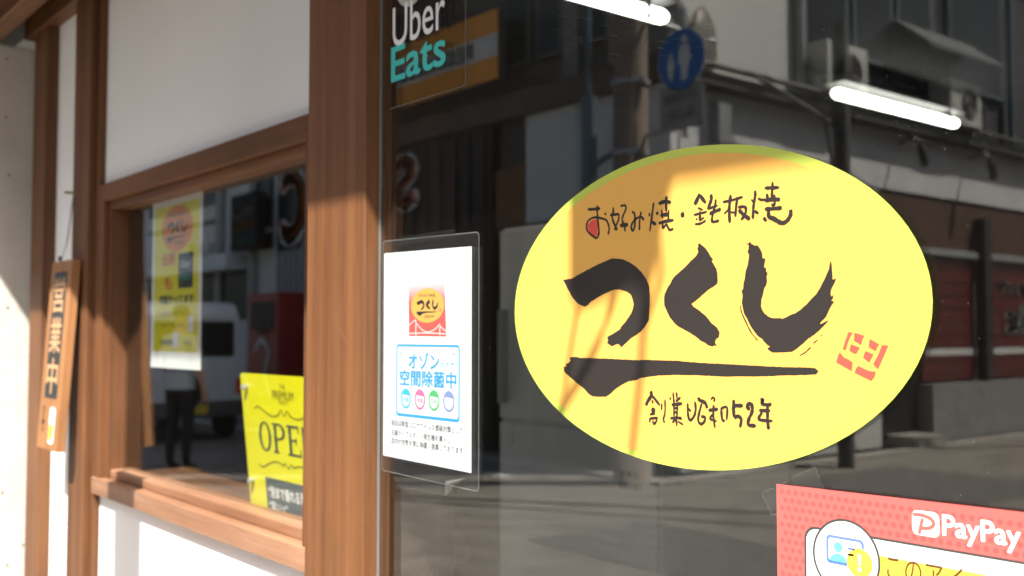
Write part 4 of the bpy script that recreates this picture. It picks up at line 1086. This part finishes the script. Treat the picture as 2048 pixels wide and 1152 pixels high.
obj('bracket', MB().tube([(zs.x, zs.y - .05, zpz - .3), (zs.x, zs.y - .05, zs.z + .5)], .03, 8).tube([(zs.x, zs.y - .05, zpz - .2), (up.x, up.y, zpz - .25)], .025, 6).tube([(zs.x, zs.y - .05, zs.z + .45), (up.x, up.y, zs.z + .45)], .025, 6), STEEL, ts)
qm = MYp(1412, 85, -7.62)
cm = thing('convex_mirror', 'grey back of a round traffic mirror beside the blue sign', 'traffic mirror', (qm.x, qm.y, qm.z - .4))
mbm = MB(); rs = [(0, -.07), (.18, -.06), (.29, -.03), (.35, 0), (.36, .03)]
vv = []; ff = []
ax_ = Vector((.92, -.39, 0)); u_ = Vector((.39, .92, 0)); v_ = Vector((0, 0, 1))
for r, d in rs:
    for k in range(28):
        t = 2 * math.pi * k / 28; vv.append(qm + u_ * (r * math.cos(t)) + v_ * (r * math.sin(t)) - ax_ * d)
for i in range(len(rs) - 1):
    for k in range(28): ff.append((i * 28 + k, i * 28 + (k + 1) % 28, (i + 1) * 28 + (k + 1) % 28, (i + 1) * 28 + k))
mbm.add(vv, ff)
obj('mirror_back', mbm, mat('mirror back', (0.17, 0.16, 0.14), 0.5), cm, smooth=True)
obj('mirror_rim', MB().tube([qm + u_ * (.36 * math.cos(2 * math.pi * k / 28)) + v_ * (.36 * math.sin(2 * math.pi * k / 28)) - ax_ * .03 for k in range(29)], .02, 6, caps=False), mat('mirror rim', (0.2, 0.13, 0.08), 0.5), cm)
obj('mirror_arm', MB().tube([qm - ax_ * -.08, (up.x, up.y, qm.z + .1)], .025, 6), STEEL, cm)

# second pole on the side street and wires
p2 = MXp(1687, 600, BX + .75)
u2 = thing('service_pole', 'thin dark service pole in the side street mirrored above the oval', 'pole', (p2.x, p2.y, 0))
obj('pole', MB().tube([(p2.x, p2.y, 0), (p2.x, p2.y, 4.9)], .09, 12), mat('dark pole', (0.08, 0.075, 0.07), 0.6), u2)
obj('stay_cable', MB().tube([(p2.x, p2.y, 3.7), (p2.x - .3, p2.y + 1.2, 4.2)], .025, 6).tube([(p2.x, p2.y, 2.6), (p2.x + .1, p2.y + .5, 3.9)], .02, 6), mat('dark pole', (0.1, 0.1, 0.1)), u2)
WIRE = mat('wire black', (0.02, 0.02, 0.02), 0.5, var=0)
def wire(a, b, sag, r, label):
    a = Vector(a); b = Vector(b); pts = []
    for i in range(17):
        t = i / 16; q = a.lerp(b, t); q.z -= sag * 4 * t * (1 - t); pts.append(q)
    tag(obj('overhead_wire', MB().tube(pts, r, 6), WIRE), label, 'wire', 'overhead wires over the street')
wire((up.x, up.y, 7.8), (-32, -6.4, 7.6), .5, .02, 'upper overhead wire from utility pole running left along the street')
wire((up.x, up.y, 7.1), (-32, -6.3, 6.9), .6, .035, 'lower overhead wire from utility pole running left along the street')
wire((up.x, up.y, 7.8), (12, -6.2, 7.7), .5, .02, 'upper overhead wire from utility pole running right along the street')
wire((up.x, up.y, 7.1), (12, -6.0, 6.9), .6, .035, 'lower overhead wire from utility pole running right along the street')
wire((up.x, up.y, 6.6), (-1.2, -22, 6.6), .5, .05, 'thick overhead wire crossing into the side street')
wire((up.x, up.y, 6.3), (0.4, -11.5, 5.6), .35, .06, 'thick bundled wire from the utility pole to the beige building')
wire((up.x, up.y, 5.9), (0.4, -10.2, 5.2), .35, .04, 'sagging wire from the utility pole to the beige building')
wire((up.x, up.y, 6.2), (-2.6, 0.5, 5.4), .2, .012, 'thin service wire from the utility pole over to the shop')

# ------------------------------------------------------------------ white building further left (small window reflection)
gB = G2
WB = thing('white_building', 'white building with horizontal bands and dark openings mirrored in the small window', 'building', (-19, -9, 0))
def QX(px, Y=BY): return MYp(px, 600, Y, gB).x
def QZ(px, py, Y=BY): return MYp(px, py, Y, gB).z
xl, xr = -34.0, XW - .15
obj('wall', MB().box(xl, xr, -16, BY, 0, 9.0), GPAN, WB)
za = QZ(450, 300); 
for a, b, c, d, mtl in ((300, 440, 380, 422, DKG), (300, 440, 452, 458, LEDGE), (300, 500, 545, 640, DKG), (505, 545, 330, 500, DKG), (560, 606, 330, 500, DKG)):
    mm = (a + b) / 2
    f = obj('window', MB().box(QX(a), QX(b), BY, BY + .06, QZ(mm, d), QZ(mm, c)), mtl, WB)
obj('canopy', MB().box(QX(300), QX(502), BY, BY + .5, QZ(450, 545), QZ(450, 515)), WPAN, WB)
_q = text('lettering', 'かしわぎ', mat('sign grey letters', (0.2, 0.2, 0.2)), WB, 0, 0, 1.6, .35, 0, .02, local=True)
for v in _q.data.vertices:
    x, z = v.co.x, v.co.z; v.co = Vector((QX(440) - x, BY + .012, QZ(425, 515) + z)) - base(WB)
for p_ in (445, 512): obj('drain_pipe', MB().tube([(QX(p_), BY + .08, .0), (QX(p_), BY + .08, 9)], .09, 8), mat('pipe grey', (0.35, 0.35, 0.33)), WB)
for i in range(8):
    x = QX(556) + i * .22
    obj('pilaster_strip', MB().box(x, x + .09, BY, BY + .05, .2, 3.2), mat('pale rail', (0.3, 0.3, 0.3)), WB)
# dark information sign
sx0, sx1 = QX(457, -6.8), QX(508, -6.8)
sg = thing('menu_sign', 'dark vertical sign with rows of coloured words mirrored in the small window', 'sign', ((sx0 + sx1) / 2, -6.85, QZ(480, 502, -6.8)))
sz0, sz1 = QZ(482, 500, -6.8), QZ(482, 388, -6.8)
obj('sign_box', MB().box(sx0, sx1, -7.0, -6.82, sz0, sz1), BLK, sg)
for body, mtl, k in (('焼鳥', SWh, .60), ('居酒屋', ORS, .36), ('OPEN', UT, .12)):
    o = text('lettering', body, mtl, sg, 0, 0, (sx1 - sx0) * .8, (sz1 - sz0) * .15, 0, .03, local=True)
    for v in o.data.vertices:
        x, z = v.co.x, v.co.z; v.co = Vector((sx1 - (sx1 - sx0) * .1 - x, -6.815, sz0 + (sz1 - sz0) * k + z)) - base(sg)
obj('bracket', MB().box(sx0 + .1, sx0 + .2, BY, -7.0, sz0 + .3, sz0 + .4).box(sx1 - .2, sx1 - .1, BY, -7.0, sz0 + .3, sz0 + .4), STEEL, sg)
front_letter('C', 586, 410, 1.05, BY + .12, 'orange letter C with pale rim mirrored at the right of the small window', g=gB)

# red vending machine
vx0, vx1 = QX(497, -6.7), QX(556, -6.7); vz1 = QZ(525, 586, -6.7)
vm = thing('vending_machine', 'dark red vending machine with a white swoosh mirrored right of the van', 'vending machine', ((vx0 + vx1) / 2, -6.9, 0.03))
VR = mat('machine red', (0.40, 0.02, 0.018), 0.35, 0.5, 0.05)
obj('casing', MB().box(vx0, vx1, -7.18, -6.7, .04, vz1), VR, vm, bevel=.02)
obj('display_window', MB().box(vx0 + .12, vx1 - .12, -6.7, -6.69, vz1 - .62, vz1 - .15), DKG, vm)
sw_ = MB(); mxv = (vx0 + vx1) / 2
stroke(sw_, [(mxv - .3, 1.15), (mxv - .05, 1.35), (mxv + .25, 1.15), (mxv + .1, .8), (mxv + .35, .4)], .09, -6.688)
obj('swoosh', sw_, SWh, vm)
o = text('lettering', 'Drink', SWh, vm, 0, 0, .5, .14, 0, .02, local=True)
for v in o.data.vertices:
    x, z = v.co.x, v.co.z; v.co = Vector((mxv + .25 - x, -6.688, 1.45 + z)) - base(vm)
obj('dispense_slot', MB().box(vx0 + .15, vx1 - .15, -6.7, -6.688, .25, .42), BLK, vm)

# ------------------------------------------------------------------ white van
def van(cx, cy, label):
    t = thing('parked_van', label, 'van', (cx, cy, 0))
    VW = mat('van white', (0.62, 0.66, 0.68), 0.3, 0.5, 0.02, coat=.4)
    L_, Wd = 3.35, 1.46
    # side profile, rear at +x
    prof = [(-1.67, .42), (-1.69, .85), (-1.60, 1.02), (-1.28, 1.72), (-1.12, 1.84), (-.9, 1.89), (1.35, 1.89), (1.55, 1.84), (1.63, 1.70), (1.68, 1.0), (1.68, .40), (1.35, .32), (-1.40, .32)]
    n_ = len(prof); mb = MB(); vs = []
    for sy, k in ((-Wd / 2, 1), (-Wd / 2 + .0, 1)): pass
    rings_ = []
    for y, s_ in ((-.73, .0), (-.70, 1), (.70, 1), (.73, .0)):
        rings_.append([(cx + x * (1 if s_ else .985), cy + y * (1 if z < 1.0 else 1 - (z - 1.0) * .12), (z if s_ else .32 + (z - .32) * .975)) for x, z in prof])
    vs = [p for r in rings_ for p in r]
    fs = [tuple(range(n_)), tuple(range(4 * n_ - 1, 3 * n_ - 1, -1))]
    for j in range(3):
        for i in range(n_): fs.append((j * n_ + i, (j + 1) * n_ + i, (j + 1) * n_ + (i + 1) % n_, j * n_ + (i + 1) % n_))
    obj('body', MB().add(vs, fs), VW, t)
    for s_ in (-1, 1):
        for a, b in ((-1.15, -.45), (-.38, .48), (.56, 1.42)):
            za_, zb_ = 1.12, 1.62
            ya = cy + s_ * (.735 * (1 - .12 * .12)); yb2 = cy + s_ * (.735 * (1 - .62 * .12))
            aa = a + (.22 if a < -1 else 0)
            q = [(cx + a, ya, za_), (cx + b, ya, za_), (cx + b, yb2, zb_), (cx + aa, yb2, zb_)]
            q2 = [(x, y - s_ * .02, z) for x, y, z in q]
            obj('side_window', MB().add(q + q2, [(0, 1, 2, 3), (7, 6, 5, 4), (0, 4, 5, 1), (1, 5, 6, 2), (2, 6, 7, 3), (3, 7, 4, 0)]), DKG, t)
        obj('tail_lamp', MB().box(cx + 1.60, cx + 1.70, cy + s_ * .64 - .05, cy + s_ * .64 + .05, .64, .84), mat('tail lamp red', (0.75, 0.08, 0.02), 0.2, var=0), t)
        obj('headlight', MB().box(cx - 1.70, cx - 1.64, cy + s_ * .55 - .12, cy + s_ * .55 + .12, .66, .82), mat('lamp clear', (0.6, 0.6, 0.6), 0.1, var=0), t)
        obj('mirror', MB().box(cx - 1.22, cx - 1.12, cy + s_ * .74, cy + s_ * .90, 1.15, 1.36), BLK, t, bevel=.02)
        obj('door_handle', MB().box(cx - .55, cx - .42, cy + s_ * .733, cy + s_ * .75, .98, 1.01), BLK, t)
        for wx in (-1.15, 1.12):
            wh = obj('wheel', MB().tube([(cx + wx, cy + s_ * .60, .27), (cx + wx, cy + s_ * .745, .27)], .27, 24), mat('tyre', (0.02, 0.02, 0.02), 0.8, var=0), t)
            obj('rim', MB().tube([(cx + wx, cy + s_ * .746, .27), (cx + wx, cy + s_ * .752, .27)], .17, 18), STEEL, wh)
    obj('windscreen', MB().add([(cx - 1.60, cy - .62, 1.06), (cx - 1.60, cy + .62, 1.06), (cx - 1.31, cy + .56, 1.68), (cx - 1.31, cy - .56, 1.68)], [(0, 1, 2, 3)]), DKG, t)
    obj('rear_window', MB().box(cx + 1.655, cx + 1.69, cy - .55, cy + .55, 1.15, 1.62), DKG, t)
    obj('bumper', MB().box(cx + 1.66, cx + 1.74, cy - .70, cy + .70, .34, .55), LEDGE, t, bevel=.02)
    obj('bumper', MB().box(cx - 1.75, cx - 1.66, cy - .70, cy + .70, .34, .58), LEDGE, t, bevel=.02)
    obj('number_plate', MB().box(cx + 1.74, cx + 1.746, cy - .17, cy + .17, .38, .52), mat('plate yellow', (0.7, 0.5, 0.04), 0.4, var=0), t)
v1 = MYp(488, 600, -5.1, gB)
van(v1.x - 1.68, -4.4, 'white boxy van parked across the street mirrored in the small window')

# ------------------------------------------------------------------ person
def person(x, y, face, label):
    """standing figure; face = heading angle of the chest"""
    t = thing('person', label, 'person', (x, y, 0))
    t.rotation_euler = (0, 0, face)                   # local: looks along -y
    SK = mat('skin', (0.48, 0.28, 0.19), 0.5, 0.3, 0.03)
    TS = mat('white shirt', (0.42, 0.45, 0.47), 0.8, 0.2, 0.04, 8)
    TR = mat('black trousers', (0.018, 0.017, 0.02), 0.8, 0.2, 0.1, 8)
    SHO = mat('dark shoes', (0.03, 0.028, 0.028), 0.5, var=0)
    V = []; E = []; Rd = []
    def v(p, r): V.append(p); Rd.append(r); return len(V) - 1
    def ch(i, *pr):
        for p, r in pr: j = v(p, r); E.append((i, j)); i = j
        return i
    pel = v((0, 0, .95), (.155, .115))
    chest = ch(pel, ((0, .01, 1.08), (.145, .105)), ((0, .01, 1.25), (.165, .115)), ((0, .015, 1.38), (.16, .10)))
    neck = ch(chest, ((0, .01, 1.47), (.062, .062)), ((0, -.005, 1.545), (.058, .06)), ((0, -.015, 1.62), (.078, .092)), ((0, -.01, 1.70), (.072, .088)))
    hands = []
    for s_ in (-1, 1):
        ch(pel, ((s_ * .09, 0, .86), (.095, .10)), ((s_ * .10, -.01, .66), (.078, .08)), ((s_ * .105, -.015, .48), (.058, .06)), ((s_ * .11, .01, .30), (.055, .057)),
           ((s_ * .115, .02, .10), (.040, .042)), ((s_ * .118, -.03, .05), (.042, .036)), ((s_ * .13, -.13, .035), (.040, .028)))
        if s_ < 0:   # the arm that holds the bag in front
            e = ch(chest, ((s_ * .17, .01, 1.40), (.060, .060)), ((s_ * .235, .0, 1.22), (.046, .046)), ((s_ * .25, -.03, 1.08), (.040, .040)), ((s_ * .23, -.20, 1.00), (.030, .030)), ((s_ * .22, -.27, .97), (.028, .02)))
            h0 = Vector((s_ * .22, -.27, .97)); dr = Vector((.0, -1, -.25)).normalized(); sd = Vector((0, .0, 1))
        else:
            e = ch(chest, ((s_ * .17, .01, 1.40), (.060, .060)), ((s_ * .235, .01, 1.22), (.046, .046)), ((s_ * .265, .0, 1.08), (.040, .040)), ((s_ * .28, -.05, .86), (.028, .028)), ((s_ * .285, -.06, .80), (.030, .018)))
            h0 = Vector((s_ * .285, -.06, .80)); dr = Vector((.02, -.08, -1)).normalized(); sd = Vector((0, -1, .1)).normalized()
        inn = Vector((-s_, 0, 0)) * .3
        for k, (o_, ln_) in enumerate(((-.027, .062), (-.010, .075), (.009, .072), (.026, .055))):
            b = h0 + sd * o_
            d2 = (dr + inn * .6).normalized(); d3 = (dr + inn * 1.6).normalized()
            ch(e, (tuple(b + dr * .03), (.0105, .0105)), (tuple(b + dr * .035 + d2 * ln_ * .5), (.0088, .0088)), (tuple(b + dr * .035 + d2 * ln_ * .5 + d3 * ln_ * .5), (.0075, .0075)))
        b = h0 - dr * .02 + sd * .03
        ch(e, (tuple(b), (.012, .012)), (tuple(b + (sd * .7 + dr).normalized() * .035), (.0095, .0095)), (tuple(b + (sd * .3 + dr).normalized() * .062), (.008, .008)))
    me = bpy.data.meshes.new('body'); me.from_pydata(V, E, []); me.update()
    o = bpy.data.objects.new('body', me); COL.objects.link(o)
    o.modifiers.new('skin', 'SKIN').use_smooth_shade = True
    for i, d in enumerate(me.skin_vertices[0].data):
        d.radius = Rd[i]; d.use_root = (i == 0)
    o.modifiers.new('sub', 'SUBSURF').levels = 2
    dg = bpy.context.evaluated_depsgraph_get()
    m2 = bpy.data.meshes.new_from_object(o.evaluated_get(dg)); bpy.data.objects.remove(o)
    m2.materials.clear()
    for mm in (SK, TS, TR, SHO): m2.materials.append(mm)
    for p in m2.polygons:
        c = p.center; p.use_smooth = True
        arm = abs(c.x) > .185
        if c.z < .075: p.material_index = 3
        elif arm and c.z > 1.14 and c.z < 1.45: p.material_index = 1
        elif arm and c.z > .74: p.material_index = 0
        elif c.z < .93: p.material_index = 2
        elif c.z < 1.445: p.material_index = 1
        else: p.material_index = 0
    obj('body', m2, None, t, local=True)
    # shirt hem, hair, nose, ears, eyes, mouth
    hem = MB(); vs = []; fs = []
    for j, (z, rx_, ry_) in enumerate(((1.05, .165, .125), (.95, .178, .135), (.87, .185, .142))):
        for k in range(24): vs.append((rx_ * math.cos(2 * math.pi * k / 24), .005 + ry_ * math.sin(2 * math.pi * k / 24), z))
    for j in range(2):
        for k in range(24): fs.append((j * 24 + k, j * 24 + (k + 1) % 24, (j + 1) * 24 + (k + 1) % 24, (j + 1) * 24 + k))
    hem.add(vs, fs); obj('shirt_hem', hem, TS, t, local=True, smooth=True)
    HR = mat('black hair', (0.015, 0.012, 0.012), 0.6, var=0)
    hv = []; hf = []
    for j in range(7):
        el = R(90 - j * 17)
        for k in range(20):
            az = 2 * math.pi * k / 20
            fx = math.cos(az) * math.cos(el) * .088; fy = math.sin(az) * math.cos(el) * .104; fz = math.sin(el) * .098
            if math.sin(az) < -.2: fz = max(fz, .030)
            hv.append((fx, -.008 + fy, 1.665 + fz))
    for j in range(6):
        for k in range(20): hf.append((j * 20 + k, j * 20 + (k + 1) % 20, (j + 1) * 20 + (k + 1) % 20, (j + 1) * 20 + k))
    obj('hair', MB().add(hv, hf), HR, t, local=True, smooth=True)
    obj('nose', MB().add([(0, -.095, 1.655), (-.014, -.093, 1.615), (.014, -.093, 1.615), (0, -.122, 1.618)], [(0, 1, 3), (0, 3, 2), (1, 2, 3)]), SK, t, local=True)
    for s_ in (-1, 1):
        obj('ear', MB().tube([(s_ * .078, 0, 1.65), (s_ * .092, .005, 1.64)], [.022, .026], 10), SK, t, local=True)
        obj('eye', MB().tube([(s_ * .030, -.088, 1.655), (s_ * .030, -.098, 1.655)], .009, 10), INK, t, local=True)
    obj('mouth', MB().box(-.02, .02, -.099, -.09, 1.583, 1.590), mat('lips', (0.35, 0.12, 0.1)), t, local=True)
    return t
pq = MYp(362, 600, -3.15, gB)
PA = R(-25)
pe = person(pq.x, pq.y, PA, 'person in white shirt and black trousers mirrored in the small window')
# bag held in front
fwv = Vector((math.sin(PA) , -math.cos(PA), 0))
rgt = Vector((math.cos(PA), math.sin(PA), 0))
hp_ = Vector((pq.x, pq.y, 0)) + rgt * (-.22) + fwv * .36 + Vector((0, 0, .80))
bg_ = thing('round_bag', 'round black bag carried by the person in white shirt', 'bag', tuple(hp_ - Vector((0, 0, .18))))
mbb = MB().tube([hp_ - rgt * .05, hp_ - rgt * .04, hp_ + rgt * .04, hp_ + rgt * .05], [.15, .17, .17, .15], 28)
obj('bag_body', mbb, mat('bag black', (0.02, 0.02, 0.022), 0.35, var=0), bg_)
obj('bag_piping', MB().tube([hp_ + fwv * (.17 * math.cos(2 * math.pi * k / 28)) + Vector((0, 0, .17 * math.sin(2 * math.pi * k / 28))) + rgt * .045 for k in range(29)], .010, 6, caps=False), mat('bag piping', (0.12, 0.12, 0.12), 0.3, var=0), bg_)
obj('bag_handle', MB().tube([hp_ + fwv * -.09 + Vector((0, 0, .14)), hp_ + fwv * -.07 + Vector((0, 0, .20)), hp_ + fwv * .03 + Vector((0, 0, .20)), hp_ + fwv * .05 + Vector((0, 0, .16))], .010, 6), mat('bag piping', (0.1, 0.1, 0.1)), bg_)

# ------------------------------------------------------------------ building on the other side of the side street
ob = thing('beige_building', 'beige building on the far side of the side street', 'building', (4, -12, 0))
obj('wall', MB().box(0.4, 12, -22, -7.4, 0, 7.5), mat('beige wall', (0.30, 0.27, 0.23), 0.8, var=0.1), ob)
obj('roof', MB().box(0.2, 12.2, -22.2, -7.2, 7.5, 7.7), LEDGE, ob)
for i in range(4):
    f = obj('window', MB().box(1.4 + i * 2.5, 2.9 + i * 2.5, -7.4, -7.34, 1.0, 2.4), LEDGE, ob)
    obj('pane', MB().box(1.46 + i * 2.5, 2.84 + i * 2.5, -7.34, -7.335, 1.06, 2.34), DKG, f)
